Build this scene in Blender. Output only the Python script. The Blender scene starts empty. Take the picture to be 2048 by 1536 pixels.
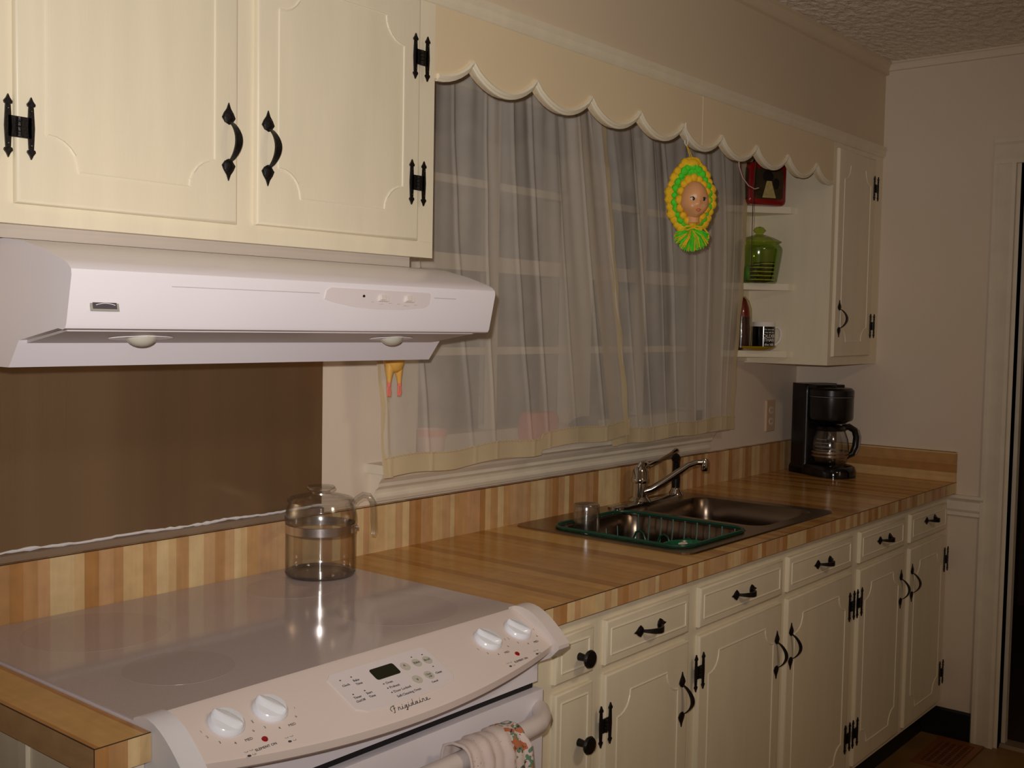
import bpy, bmesh, math, random
from mathutils import Vector, Matrix
random.seed(7)
S = bpy.context.scene
COL = S.collection
R = math.radians
# ------------------------------------------------------------------ camera, world, lights, exposure
CAM = Vector((-.7858, -1.8367, 1.4425))
cd = bpy.data.cameras.new('camera'); cam = bpy.data.objects.new('camera', cd); COL.objects.link(cam)
cd.sensor_width = 36; cd.lens = 2186.78 / 2048 * 36; cd.clip_start = .02; cd.clip_end = 60
rx = Vector((.63595524, -.77151664, .0179724)); ux = Vector((.03054879, .0484378, .99835893)); fx = Vector((.77112107, .63436256, -.05437317))
M3 = Matrix((rx, ux, -fx)).transposed(); cam.matrix_world = Matrix.Translation(CAM) @ M3.to_4x4()
S.camera = cam
W = bpy.data.worlds.new('night'); S.world = W; W.use_nodes = True
W.node_tree.nodes['Background'].inputs[0].default_value = (.010, .012, .016, 1); W.node_tree.nodes['Background'].inputs[1].default_value = 1
def lamp(name, kind, loc, energy, color, **kw):
    l = bpy.data.lights.new(name, kind); l.energy = energy; l.color = color
    for k, v in kw.items(): setattr(l, k, v)
    o = bpy.data.objects.new(name, l); COL.objects.link(o); o.location = loc; return o
# the camera's own flash, just above and to the left of the lens
flash = lamp('camera_flash', 'SPOT', CAM + ux * .055 - rx * .030 + fx * .02, 99, (1, .95, .905), shadow_soft_size=.012, spot_size=R(86), spot_blend=1.0)
flash.matrix_world = Matrix.Translation(flash.location) @ M3.to_4x4() @ Matrix.Rotation(R(4.5), 4, 'Y') @ Matrix.Rotation(R(10), 4, 'X')
# dim warm fill light, added under the ceiling behind the camera
room = lamp('warm_fill_light', 'AREA', (.9, -2.35, 2.36), 10.0, (1, .80, .58), size=.35)
S.view_settings.view_transform = 'Standard'; S.view_settings.look = 'None'; S.view_settings.gamma = 1
S.view_settings.use_curve_mapping = False; S.view_settings.exposure = 0

# ------------------------------------------------------------------ materials
def s2l(c): return tuple(((v / 255) / 12.92 if v / 255 <= .04045 else ((v / 255 + .055) / 1.055) ** 2.4) for v in c)
MATS = {}
def mat(name, rgb, rough=.5, metal=0, spec=.5, var=.06, vscale=6, bump=0, bscale=60, stretch=None, **kw):
    if name in MATS: return MATS[name]
    m = bpy.data.materials.new(name); m.use_nodes = True; N = m.node_tree.nodes; L = m.node_tree.links
    b = N['Principled BSDF']; b.inputs['Roughness'].default_value = rough; b.inputs['Metallic'].default_value = metal
    b.inputs['Specular IOR Level'].default_value = spec
    c = s2l(rgb); tc = N.new('ShaderNodeTexCoord'); vec = tc.outputs['Object']
    if stretch:
        mp = N.new('ShaderNodeMapping'); mp.inputs['Scale'].default_value = stretch; L.new(vec, mp.inputs[0]); vec = mp.outputs[0]
    if var:
        n = N.new('ShaderNodeTexNoise'); n.inputs['Scale'].default_value = vscale; n.inputs['Detail'].default_value = 4; L.new(vec, n.inputs['Vector'])
        r = N.new('ShaderNodeValToRGB'); r.color_ramp.elements[0].position = .3; r.color_ramp.elements[1].position = .7
        r.color_ramp.elements[0].color = tuple(v * (1 - var) for v in c) + (1,); r.color_ramp.elements[1].color = tuple(min(1, v * (1 + var)) for v in c) + (1,)
        L.new(n.outputs['Fac'], r.inputs[0]); L.new(r.outputs[0], b.inputs['Base Color'])
    else: b.inputs['Base Color'].default_value = c + (1,)
    if bump:
        n2 = N.new('ShaderNodeTexNoise'); n2.inputs['Scale'].default_value = bscale; n2.inputs['Detail'].default_value = 3; L.new(vec, n2.inputs['Vector'])
        bp = N.new('ShaderNodeBump'); bp.inputs['Strength'].default_value = bump; bp.inputs['Distance'].default_value = .004
        L.new(n2.outputs['Fac'], bp.inputs['Height']); L.new(bp.outputs[0], b.inputs['Normal'])
    for k, v in kw.items(): b.inputs[k].default_value = v
    MATS[name] = m; return m
def node_mat(name):
    m = bpy.data.materials.new(name); m.use_nodes = True; MATS[name] = m
    return m, m.node_tree.nodes, m.node_tree.links, m.node_tree.nodes['Principled BSDF']
def laminate(name, axis, seed, tones, rough, grain_axis, cells=42.):
    """printed butcher-block laminate: strips of random width side by side along one axis"""
    m, N, L, b = node_mat(name)
    tc = N.new('ShaderNodeTexCoord'); sp = N.new('ShaderNodeSeparateXYZ'); L.new(tc.outputs['Object'], sp.inputs[0])
    ad = N.new('ShaderNodeMath'); ad.operation = 'ADD'; ad.inputs[1].default_value = seed; L.new(sp.outputs[axis], ad.inputs[0])
    v = N.new('ShaderNodeTexVoronoi'); v.voronoi_dimensions = '1D'; v.inputs['Scale'].default_value = cells; v.inputs['Randomness'].default_value = 1; L.new(ad.outputs[0], v.inputs['W'])
    sc = N.new('ShaderNodeSeparateColor'); L.new(v.outputs['Color'], sc.inputs[0])
    r = N.new('ShaderNodeValToRGB'); r.color_ramp.interpolation = 'CONSTANT'
    e = r.color_ramp.elements; e[0].position = 0; e[0].color = s2l(tones[0]) + (1,); e[1].position = 1 / len(tones); e[1].color = s2l(tones[1]) + (1,)
    for i, t in enumerate(tones[2:], 2):
        q = e.new(i / len(tones)); q.color = s2l(t) + (1,)
    L.new(sc.outputs[0], r.inputs[0])
    mp = N.new('ShaderNodeMapping'); mp.inputs['Scale'].default_value = tuple(5 if i == grain_axis else 70 for i in range(3)); L.new(tc.outputs['Object'], mp.inputs[0])
    n = N.new('ShaderNodeTexNoise'); n.inputs['Scale'].default_value = 1; n.inputs['Detail'].default_value = 5; L.new(mp.outputs[0], n.inputs['Vector'])
    n3 = N.new('ShaderNodeTexNoise'); n3.inputs['Scale'].default_value = 30; n3.inputs['Detail'].default_value = 4; L.new(tc.outputs['Object'], n3.inputs['Vector'])
    av = N.new('ShaderNodeMath'); av.operation = 'ADD'; L.new(n.outputs['Fac'], av.inputs[0]); L.new(n3.outputs['Fac'], av.inputs[1])
    mr = N.new('ShaderNodeMapRange'); mr.inputs[1].default_value = .6; mr.inputs[2].default_value = 1.4; mr.inputs[3].default_value = .82; mr.inputs[4].default_value = 1.14; L.new(av.outputs[0], mr.inputs[0])
    mx = N.new('ShaderNodeMix'); mx.data_type = 'RGBA'; mx.blend_type = 'MULTIPLY'; mx.inputs[0].default_value = 1
    L.new(r.outputs[0], mx.inputs[6]); L.new(mr.outputs[0], mx.inputs[7]); L.new(mx.outputs[2], b.inputs['Base Color'])
    b.inputs['Roughness'].default_value = rough; return m
TONES = [(198, 154, 104), (214, 180, 130), (182, 132, 78), (202, 158, 114), (220, 192, 144), (190, 144, 96), (204, 164, 120)]
TOPT = [(190, 138, 70), (204, 154, 84), (172, 120, 56), (196, 144, 76), (210, 164, 94)]
laminate('laminate_upright', 0, 3.1, TONES, .38, 2)
laminate('laminate_top', 0, 3.1, TOPT, .20, 1, 34)
laminate('laminate_level', 2, 7.35, [(190, 144, 88), (214, 176, 120), (178, 128, 72), (220, 186, 130)], .4, 1, 30)
laminate('laminate_side', 0, 1.0, [(176, 134, 88), (190, 150, 104), (168, 122, 76)], .45, 1, 40)
laminate('laminate_strip', 0, 5.55, [(214, 168, 104), (190, 134, 74), (208, 158, 96)], .3, 1, 34)
def thin_glass(name, tint, rough2=.16, edge=.55, streak=.05):
    m, N, L, b = node_mat(name); N.remove(b); out = N['Material Output']
    tr = N.new('ShaderNodeBsdfTransparent'); lw = N.new('ShaderNodeLayerWeight'); lw.inputs[0].default_value = .5
    r = N.new('ShaderNodeValToRGB'); r.color_ramp.elements[0].position = .55; r.color_ramp.elements[1].position = 1
    r.color_ramp.elements[0].color = tuple(tint) + (1,); r.color_ramp.elements[1].color = tuple(t * edge for t in tint) + (1,)
    L.new(lw.outputs['Facing'], r.inputs[0]); L.new(r.outputs[0], tr.inputs[0])
    g = N.new('ShaderNodeBsdfGlossy'); g.inputs['Roughness'].default_value = .015
    lf = N.new('ShaderNodeLayerWeight'); lf.inputs[0].default_value = .5
    pw = N.new('ShaderNodeMath'); pw.operation = 'POWER'; pw.inputs[1].default_value = 4.5; L.new(lf.outputs['Facing'], pw.inputs[0])
    f = N.new('ShaderNodeMath'); f.operation = 'MULTIPLY_ADD'; f.inputs[1].default_value = .75; f.inputs[2].default_value = .055; L.new(pw.outputs[0], f.inputs[0])
    mx = N.new('ShaderNodeMixShader'); L.new(f.outputs[0], mx.inputs[0]); L.new(tr.outputs[0], mx.inputs[1]); L.new(g.outputs[0], mx.inputs[2])
    g2 = N.new('ShaderNodeBsdfGlossy'); g2.inputs['Roughness'].default_value = rough2
    mx2 = N.new('ShaderNodeMixShader'); mx2.inputs[0].default_value = streak; L.new(mx.outputs[0], mx2.inputs[1]); L.new(g2.outputs[0], mx2.inputs[2])
    L.new(mx2.outputs[0], out.inputs[0]); return m
thin_glass('clear_glass', (.992, .992, .985), .14, .55, .045); thin_glass('green_glass', (.80, .89, .48), .12, .6, .06)
thin_glass('thick_glass', (.96, .96, .945), .2, .42, .12); thin_glass('window_glass', (.9, .92, .92), .05, .8, .0); thin_glass('clear_wrap', (.92, .86, .72), .2, .7, .03)
def sheer(name, dens, rgb):
    m, N, L, b = node_mat(name); N.remove(b); out = N['Material Output']
    tc = N.new('ShaderNodeTexCoord'); n = N.new('ShaderNodeTexNoise'); n.inputs['Scale'].default_value = 9; n.inputs['Detail'].default_value = 6; L.new(tc.outputs['Object'], n.inputs['Vector'])
    mr = N.new('ShaderNodeMapRange'); mr.inputs[1].default_value = .3; mr.inputs[2].default_value = .7; mr.inputs[3].default_value = dens - .06; mr.inputs[4].default_value = dens + .06; L.new(n.outputs['Fac'], mr.inputs[0])
    d = N.new('ShaderNodeBsdfDiffuse'); d.inputs[0].default_value = s2l(rgb) + (1,)
    t2 = N.new('ShaderNodeBsdfTranslucent'); t2.inputs[0].default_value = s2l(rgb) + (1,)
    dm = N.new('ShaderNodeMixShader'); dm.inputs[0].default_value = .22; L.new(d.outputs[0], dm.inputs[1]); L.new(t2.outputs[0], dm.inputs[2])
    tr = N.new('ShaderNodeBsdfTransparent'); mx = N.new('ShaderNodeMixShader'); L.new(mr.outputs[0], mx.inputs[0]); L.new(tr.outputs[0], mx.inputs[1]); L.new(dm.outputs[0], mx.inputs[2])
    L.new(mx.outputs[0], out.inputs[0]); return m
sheer('sheer_cloth', .60, (230, 220, 207)); sheer('sheer_hem', .74, (232, 214, 176))
# painted things
mat('cream_paint', (232, 221, 195), .42, var=.035, vscale=3, bump=.05, bscale=25, stretch=(8, 8, 1))
mat('valance_paint', (232, 212, 176), .45, var=.03, vscale=3)
mat('cream_edge', (236, 227, 203), .4, var=.02)
mat('wall_paint', (228, 212, 194), .6, var=.03, vscale=2, bump=.10, bscale=40)
mat('soffit_paint', (218, 200, 172), .6, var=.03, vscale=2, bump=.05, bscale=40)
mat('trim_paint', (228, 218, 200), .4, var=.05, vscale=14)
mat('filler_grey', (196, 184, 172), .5, var=.04)
mat('ceiling_texture', (236, 228, 216), .9, var=.10, vscale=40, bump=1.0, bscale=26, stretch=(1, 1.7, 1))
_c = MATS['ceiling_texture'].node_tree.nodes['Bump']; _c.inputs['Distance'].default_value = .02
mat('floor_vinyl', (136, 102, 56), .45, var=.25, vscale=5, bump=.06, bscale=30)
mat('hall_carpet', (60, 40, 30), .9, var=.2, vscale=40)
mat('black_rubber', (14, 16, 16), .5, var=.1)
mat('black_iron', (20, 16, 15), .42, metal=.35, var=.2, vscale=60, bump=.25, bscale=300)
mat('white_enamel', (232, 226, 232), .22, var=.015, spec=.5)
mat('hood_white', (234, 228, 234), .30, var=.015)
mat('hood_under', (196, 188, 186), .4, var=.04)
mat('panel_white', (226, 211, 204), .45, var=.015)
mat('bisque_white', (222, 211, 206), .35, var=.015)
mat('cap_white', (226, 224, 228), .35, var=.02)
mat('cooktop_glass', (192, 178, 176), .09, var=.03, vscale=300, spec=.6)
mat('burner_print', (186, 171, 169), .095, var=.03, vscale=300, spec=.6)
mat('knob_white', (236, 238, 246), .18, var=.0)
mat('grey_print', (70, 64, 66), .6, var=0)
mat('panel_insert', (226, 216, 216), .4, var=.01)
mat('button_print', (196, 190, 178), .45, var=.01)
mat('dark_display', (22, 26, 14), .2, var=.05)
mat('red_lens', (150, 8, 20), .2, var=0)
mat('black_gap', (8, 8, 12), .5, var=0)
mat('badge_grey', (150, 148, 138), .35, var=.03); mat('badge_dark', (66, 60, 70), .4, var=.05)
mat('bulb_glass', (196, 190, 176), .15, var=.02)
mat('chrome', (196, 190, 184), .10, metal=1, var=.02)
mat('steel_bowl', (120, 104, 90), .27, metal=1, var=.12, vscale=4, bump=.04, bscale=60)
mat('steel_rim', (150, 128, 104), .30, metal=1, var=.06, vscale=10)
mat('steel_sheet', (176, 152, 122), .36, metal=.88, var=.16, vscale=3, bump=.03, bscale=120, stretch=(2, 1, .05))
mat('steel_band', (206, 198, 196), .25, metal=1, var=.04)
mat('strip_metal', (150, 128, 108), .5, metal=.2, var=.06)
mat('caulk', (226, 224, 226), .6, var=.05, bump=.3, bscale=80)
mat('black_plastic', (15, 14, 17), .28, var=.1)
mat('black_gloss', (10, 9, 11), .10, var=.05)
mat('grey_plastic', (150, 140, 140), .4, var=.03)
mat('coffee_band', (160, 140, 120), .3, metal=.8, var=.03)
mat('green_rubber', (12, 66, 48), .3, var=.1)
mat('green_plastic', (8, 92, 58), .25, var=.05)
mat('soap_white', (236, 220, 200), .5, var=.03)
mat('outlet_plastic', (206, 176, 146), .4, var=.02); mat('outlet_face', (226, 206, 182), .4, var=.02)
mat('register_brown', (130, 76, 36), .45, var=.1)
mat('yarn_yellow', (246, 196, 30), .85, var=.12, vscale=90, bump=.5, bscale=300)
mat('yarn_green', (84, 224, 44), .85, var=.12, vscale=90, bump=.5, bscale=300)
mat('doll_skin', (226, 164, 112), .38, var=.03); mat('doll_dark', (34, 26, 26), .3, var=0); mat('doll_eye', (226, 222, 214), .25, var=0)
mat('doll_brow', (120, 74, 46), .5, var=0); mat('doll_lip', (200, 104, 84), .4, var=0); mat('doll_iris', (60, 90, 120), .3, var=0)
mat('tin_red', (132, 8, 14), .25, var=.1, vscale=12); mat('tin_picture', (60, 50, 34), .3, var=.35, vscale=30); mat('tin_dark', (22, 18, 18), .4, var=.2, vscale=40)
mat('tin_dress', (190, 170, 110), .4, var=.15, vscale=60); mat('tin_face', (190, 150, 120), .4, var=0); mat('tin_side', (50, 44, 30), .35, var=.4, vscale=24)
mat('cookie', (38, 26, 22), .7, var=.2, vscale=80, bump=.4, bscale=200); mat('cookie_cream', (240, 234, 220), .6, var=.02)
mat('blue_wrap', (96, 160, 176), .4, var=.1)
mat('mug_white', (238, 232, 224), .15, var=0); mat('mug_black', (14, 12, 14), .12, var=0)
mat('plate_yellow', (170, 140, 24), .3, var=.08)
mat('bag_red', (120, 12, 24), .28, var=.4, vscale=26, bump=.6, bscale=50); mat('bag_dark', (48, 12, 26), .2, var=.4, vscale=20, bump=.7, bscale=46)
mat('cord_brown', (70, 44, 34), .7, var=0); mat('wire_pink', (214, 170, 160), .4, var=0)
mat('rubber_yellow', (226, 174, 84), .45, var=.06, vscale=40); mat('rubber_pink', (232, 128, 112), .45, var=.06)
mat('sill_pink', (226, 120, 110), .6, var=.15, vscale=30); mat('sill_box', (236, 200, 190), .6, var=.06); mat('sill_blue', (56, 100, 104), .4, var=.1)
mat('rod_white', (220, 214, 204), .4, var=0)
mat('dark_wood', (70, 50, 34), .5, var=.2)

# ------------------------------------------------------------------ mesh helpers (all meshes in world coordinates unless told)
def B(): return bmesh.new()
def box(bm, x0, x1, y0, y1, z0, z1):
    v = [bm.verts.new(p) for p in ((x0, y0, z0), (x1, y0, z0), (x1, y1, z0), (x0, y1, z0), (x0, y0, z1), (x1, y0, z1), (x1, y1, z1), (x0, y1, z1))]
    for f in ((0, 3, 2, 1), (4, 5, 6, 7), (0, 1, 5, 4), (1, 2, 6, 5), (2, 3, 7, 6), (3, 0, 4, 7)): bm.faces.new([v[i] for i in f])
    return v
def prism(bm, poly, a, b, axis):
    """poly: 2D points in the two other axes (in xyz order), extruded from a to b along axis"""
    def P(p, t):
        q = list(p); q.insert(axis, t); return q
    A = [bm.verts.new(P(p, a)) for p in poly]; Bv = [bm.verts.new(P(p, b)) for p in poly]; n = len(poly)
    for i in range(n): bm.faces.new((A[i], A[(i + 1) % n], Bv[(i + 1) % n], Bv[i]))
    bm.faces.new(A[::-1]); bm.faces.new(Bv)
def lathe(bm, prof, c=(0, 0, 0), seg=28, close=False):
    rings = []
    for r, z in prof:
        if r < 1e-6: rings.append([bm.verts.new((c[0], c[1], c[2] + z))])
        else: rings.append([bm.verts.new((c[0] + r * math.cos(2 * math.pi * i / seg), c[1] + r * math.sin(2 * math.pi * i / seg), c[2] + z)) for i in range(seg)])
    pairs = list(zip(rings[:-1], rings[1:])) + ([(rings[-1], rings[0])] if close else [])
    for a, b in pairs:
        for i in range(seg):
            j = (i + 1) % seg
            if len(a) == 1 and len(b) == 1: continue
            if len(a) == 1: bm.faces.new((a[0], b[i], b[j]))
            elif len(b) == 1: bm.faces.new((a[i], b[0], a[j]))
            else: bm.faces.new((a[i], b[i], b[j], a[j]))
def tube(bm, pts, r, seg=8, closed=False, flat=1.0):
    pts = [Vector(p) for p in pts]; n = len(pts); rings = []; up = None
    for i, p in enumerate(pts):
        t = (pts[(i + 1) % n] - pts[i - 1]) if closed else (pts[min(i + 1, n - 1)] - pts[max(i - 1, 0)])
        t.normalize()
        if up is None: up = Vector((0, 0, 1)) if abs(t.z) < .9 else Vector((0, 1, 0))
        a = t.cross(up).normalized(); b = a.cross(t).normalized(); up = b
        rr = r[i] if isinstance(r, (list, tuple)) else r
        rings.append([bm.verts.new(p + a * rr * math.cos(2 * math.pi * k / seg) + b * rr * flat * math.sin(2 * math.pi * k / seg)) for k in range(seg)])
    for i in range(n if closed else n - 1):
        A, C = rings[i], rings[(i + 1) % n]
        for k in range(seg): bm.faces.new((A[k], A[(k + 1) % seg], C[(k + 1) % seg], C[k]))
    if not closed: bm.faces.new(rings[0][::-1]); bm.faces.new(rings[-1])
def ball(bm, c, r, u=14, v=9, sc=(1, 1, 1)):
    M = Matrix.Translation(c) @ Matrix.Diagonal((r * sc[0], r * sc[1], r * sc[2], 1))
    bmesh.ops.create_uvsphere(bm, u_segments=u, v_segments=v, radius=1, matrix=M)
def rrect(x0, x1, y0, y1, r, k=5):
    P = []
    for cx, cy, a0 in ((x1 - r, y1 - r, 0), (x0 + r, y1 - r, 90), (x0 + r, y0 + r, 180), (x1 - r, y0 + r, 270)):
        for i in range(k + 1):
            a = R(a0 + 90 * i / k); P.append((cx + r * math.cos(a), cy + r * math.sin(a)))
    return P
def loft(bm, loops, cap0=False, cap1=False):
    L_ = [[bm.verts.new(p) for p in l] for l in loops]; n = len(L_[0])
    for A, C in zip(L_[:-1], L_[1:]):
        for i in range(n): bm.faces.new((A[i], A[(i + 1) % n], C[(i + 1) % n], C[i]))
    if cap0: bm.faces.new(L_[0][::-1])
    if cap1: bm.faces.new(L_[-1])
    return L_
def xf(bm, M): bmesh.ops.transform(bm, matrix=M, verts=bm.verts)
def mesh_of(bm, name, m, smooth=False, bevel=0, recalc=True):
    if bevel: 
        ed = [e for e in bm.edges if len(e.link_faces) == 2 and e.calc_face_angle(0) > R(35)]
        bmesh.ops.bevel(bm, geom=ed, offset=bevel, segments=2, profile=.6, affect='EDGES', clamp_overlap=True)
    if recalc: bmesh.ops.recalc_face_normals(bm, faces=bm.faces)
    me = bpy.data.meshes.new(name); bm.to_mesh(me); bm.free()
    if m: me.materials.append(MATS[m] if isinstance(m, str) else m)
    if smooth:
        for p in me.polygons: p.use_smooth = True
        try: me.set_sharp_from_angle(angle=R(40))
        except Exception: pass
    return me
def put(o, parent):
    COL.objects.link(o)
    if parent is not None:
        o.parent = parent
        if parent.type == 'EMPTY': o.matrix_parent_inverse = Matrix.Translation(-parent.location)
def obj(name, bm, m, parent=None, smooth=False, bevel=0, label=None, recalc=True):
    o = bpy.data.objects.new(name, mesh_of(bm, name, m, smooth, bevel, recalc)); put(o, parent)
    if label: o['label'] = label
    return o
def inst(name, me, parent, M, label=None):
    """a part that shares its mesh; M is its world matrix"""
    o = bpy.data.objects.new(name, me); COL.objects.link(o)
    if parent is not None:
        o.parent = parent
        if parent.type == 'EMPTY': o.matrix_parent_inverse = Matrix.Translation(-parent.location)
    o.matrix_basis = M
    if label: o['label'] = label
    return o
def tag(o, label, cat, group=None):
    o['label'] = label; o['category'] = cat
    if group: o['group'] = group
    return o
def thing(name, label, cat, loc, group=None):
    o = bpy.data.objects.new(name, None); o.location = loc; o.empty_display_size = .05; COL.objects.link(o); return tag(o, label, cat, group)
def struct(name, bm, m, parent=None, smooth=False, bevel=0, label=None):
    o = obj(name, bm, m, parent, smooth, bevel)
    if parent is None: o['kind'] = 'structure'
    if label: o['label'] = label
    return o
def text_bm(body, size, M, shear=0, extrude=.0002, align='LEFT', bm=None, space=1.0):
    cu = bpy.data.curves.new('t', 'FONT'); cu.body = body; cu.size = size; cu.shear = shear; cu.extrude = extrude; cu.align_x = align; cu.resolution_u = 2; cu.space_character = space
    o = bpy.data.objects.new('t', cu); COL.objects.link(o); dg = bpy.context.evaluated_depsgraph_get()
    me = bpy.data.meshes.new_from_object(o.evaluated_get(dg)); me.transform(M)
    if bm is None: bm = B()
    bm.from_mesh(me); bpy.data.objects.remove(o); bpy.data.curves.remove(cu); bpy.data.meshes.remove(me); return bm

# ------------------------------------------------------------------ measures
XR, ZC, YF = 3.18, 2.413, -.59          # end wall, ceiling, base face frame
ZT, ZS, YC = .914, 1.022, -.615         # counter top, splash top, counter front
YU = -.31                                # upper cabinet / valance / soffit face
XL, YN = -2.6, -3.6                      # far left and near walls of the room
WX0, WX1, WZ0, WZ1 = 1.06, 2.48, 1.12, 2.06   # window opening
# ------------------------------------------------------------------ the setting
b = B(); box(b, XL, XR + .12, YN, .2, -.05, 0); struct('floor', b, 'floor_vinyl')['label'] = 'brown vinyl kitchen floor'
b = B(); box(b, XL, XR + .12, YN, .2, ZC, ZC + .05); struct('ceiling', b, 'ceiling_texture')
b = B()
box(b, XL, WX0, 0, .14, 0, ZC); box(b, WX1, XR + .12, 0, .14, 0, ZC); box(b, WX0, WX1, 0, .14, 0, WZ0); box(b, WX0, WX1, 0, .14, WZ1, ZC)
struct('wall_back', b, 'wall_paint')
DY0, DY1, DZ = -.787, -1.66, 2.02
b = B(); box(b, XR, XR + .12, DY0, 0, 0, ZC); box(b, XR, XR + .12, YN, DY1, 0, ZC); box(b, XR, XR + .12, DY1, DY0, DZ, ZC); struct('wall_right', b, 'wall_paint')
b = B(); box(b, XL - .1, XL, YN, .14, 0, ZC); struct('wall_left', b, 'wall_paint')
b = B(); box(b, XL, XR + .12, YN - .1, YN, 0, ZC); struct('wall_front', b, 'wall_paint')
# dark hall behind the doorway
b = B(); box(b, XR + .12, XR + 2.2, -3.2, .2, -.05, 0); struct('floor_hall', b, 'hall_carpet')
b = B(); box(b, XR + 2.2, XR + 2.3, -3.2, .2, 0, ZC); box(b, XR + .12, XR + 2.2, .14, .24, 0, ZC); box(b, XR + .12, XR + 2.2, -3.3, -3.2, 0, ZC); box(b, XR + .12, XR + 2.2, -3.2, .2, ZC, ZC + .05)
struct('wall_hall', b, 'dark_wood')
# soffit above valance and cabinets
b = B(); box(b, XL, XR, YU, 0, 2.108, ZC); struct('wall_soffit', b, 'soffit_paint')
def crown(y, z, s):   # small cove profile as (outward, down)
    return [(0, 0), (s, 0), (s, -.008), (s * .72, -.014), (s * .5, -.030), (s * .42, -.042), (s * .42, -.052), (0, -.056)]
b = B(); prism(b, [(YU - u, ZC + w * .8) for u, w in crown(0, 0, .028)], XL, XR, 0); struct('trim_1', b, 'soffit_paint')['label'] = 'crown moulding along the top of the soffit'
b = B(); prism(b, [(XR - u, ZC + w * .55) for u, w in crown(0, 0, .022)], YN, YU, 1); struct('trim_2', b, 'wall_paint')['label'] = 'crown moulding along the top of the end wall'
b = B(); prism(b, [(YU, 2.113), (YU - .012, 2.110), (YU - .014, 2.100), (YU - .009, 2.094), (YU - .010, 2.082), (YU - .004, 2.074), (YU, 2.072)], XL, XR - .002, 0); struct('trim_3', b, 'cream_paint')['label'] = 'thin bead moulding under the soffit'
# chair rail, baseboard, door casing on the end wall
b = B(); prism(b, [(XR, .872), (XR - .018, .872), (XR - .022, .862), (XR - .012, .85), (XR - .016, .822), (XR - .010, .812), (XR - .012, .800), (XR, .796)], -.712, YF, 1); struct('trim_4', b, 'trim_paint')['label'] = 'painted chair rail beside the counter end'
b = B(); prism(b, [(XR, 0), (XR - .012, 0), (XR - .010, .095), (XR - .004, .102), (XR, .102)], -.695, -.50, 1); struct('baseboard_right', b, 'black_rubber')
CP = [(0, 0), (.016, 0), (.016, .012), (.010, .02), (.013, .045), (.018, .07), (.018, .085), (0, .085)]   # (proud, across from outside)
b = B(); prism(b, [(XR - p, -.702 - t * .85) for p, t in CP], 0, DZ - .002, 2); prism(b, [(XR - p, -1.772 + t) for p, t in CP], 0, DZ - .002, 2)
prism(b, [(XR - p, DZ + .083 - t) for p, t in CP], -1.772, -.702, 1)
struct('trim_5', b, 'trim_paint')['label'] = 'moulded casing round the doorway'
b = B(); box(b, XR - .001, XR + .121, -.787, -.776, 0, DZ); box(b, XR - .001, XR + .121, -1.672, -1.66, 0, DZ); box(b, XR - .001, XR + .121, -1.66, -.787, DZ, DZ + .012)
d1 = struct('door_1', b, 'trim_paint', label='open doorway to the dark hall')
b = B(); box(b, XR + .045, XR + .075, -.800, -.787, 0, DZ - .012); box(b, XR + .045, XR + .075, -1.66, -1.647, 0, DZ - .012); box(b, XR + .045, XR + .075, -1.66, -.787, DZ - .013, DZ); obj('door_stop', b, 'trim_paint', d1)
b = B(); prism(b, [(XR + .02, 0), (XR + .10, 0), (XR + .09, .010), (XR + .03, .010)], -1.66, -.787, 1); obj('threshold', b, 'strip_metal', d1)

# ------------------------------------------------------------------ window
b = B()
for x0, x1 in ((WX0, WX0 + .045), (WX1 - .04, WX1), (1.72, 1.82)): box(b, x0, x1, .012, .12, WZ0, WZ1)
box(b, WX0, WX1, .012, .12, WZ1 - .03, WZ1); box(b, WX0, WX1, .012, .12, WZ0, WZ0 + .045)
win = struct('window_1', b, 'trim_paint', label='white double window with dark night panes behind sheer curtains')
rows = [1.165, 1.372, 1.598, 1.803, 2.03]
for x0, x1 in ((WX0 + .045, 1.72), (1.82, WX1 - .04)):
    xm = (x0 + x1) / 2
    b = B(); box(b, xm - .013, xm + .013, .035, .075, 1.165, 2.03); obj('muntin', b, 'trim_paint', win)
    for i, z in enumerate(rows[1:4]):
        h = .020 if i == 1 else .010
        b = B(); box(b, x0, x1, .03 if i == 1 else .037, .08, z - h, z + h); obj('meeting_rail' if i == 1 else 'muntin', b, 'trim_paint', win)
    for i in range(4):
        for xa, xb in ((x0, xm - .013), (xm + .013, x1)):
            b = B(); box(b, xa, xb, .055, .059, rows[i] + .010, rows[i + 1] - .010); obj('pane', b, 'window_glass', win)
b = B(); box(b, WX0 - .06, WX0 + .01, -.018, 0, 1.115, 2.068); box(b, WX1 - .01, WX1 + .06, -.018, 0, 1.115, 2.068); box(b, WX0 - .06, WX1 + .06, -.018, 0, 2.05, 2.07); obj('casing', b, 'trim_paint', win)
b = B(); prism(b, [(.02, 1.098), (-.062, 1.098), (-.068, 1.103), (-.068, 1.114), (-.062, 1.119), (.02, 1.119)], .925, 2.53, 0); obj('stool', b, 'trim_paint', win)
b = B(); prism(b, [(0, 1.031), (-.020, 1.031), (-.024, 1.040), (-.016, 1.048), (-.020, 1.058), (-.030, 1.066), (-.030, 1.074), (-.040, 1.086), (-.044, 1.098), (0, 1.098)], .938, 2.48, 0); obj('apron', b, 'trim_paint', win)

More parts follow.
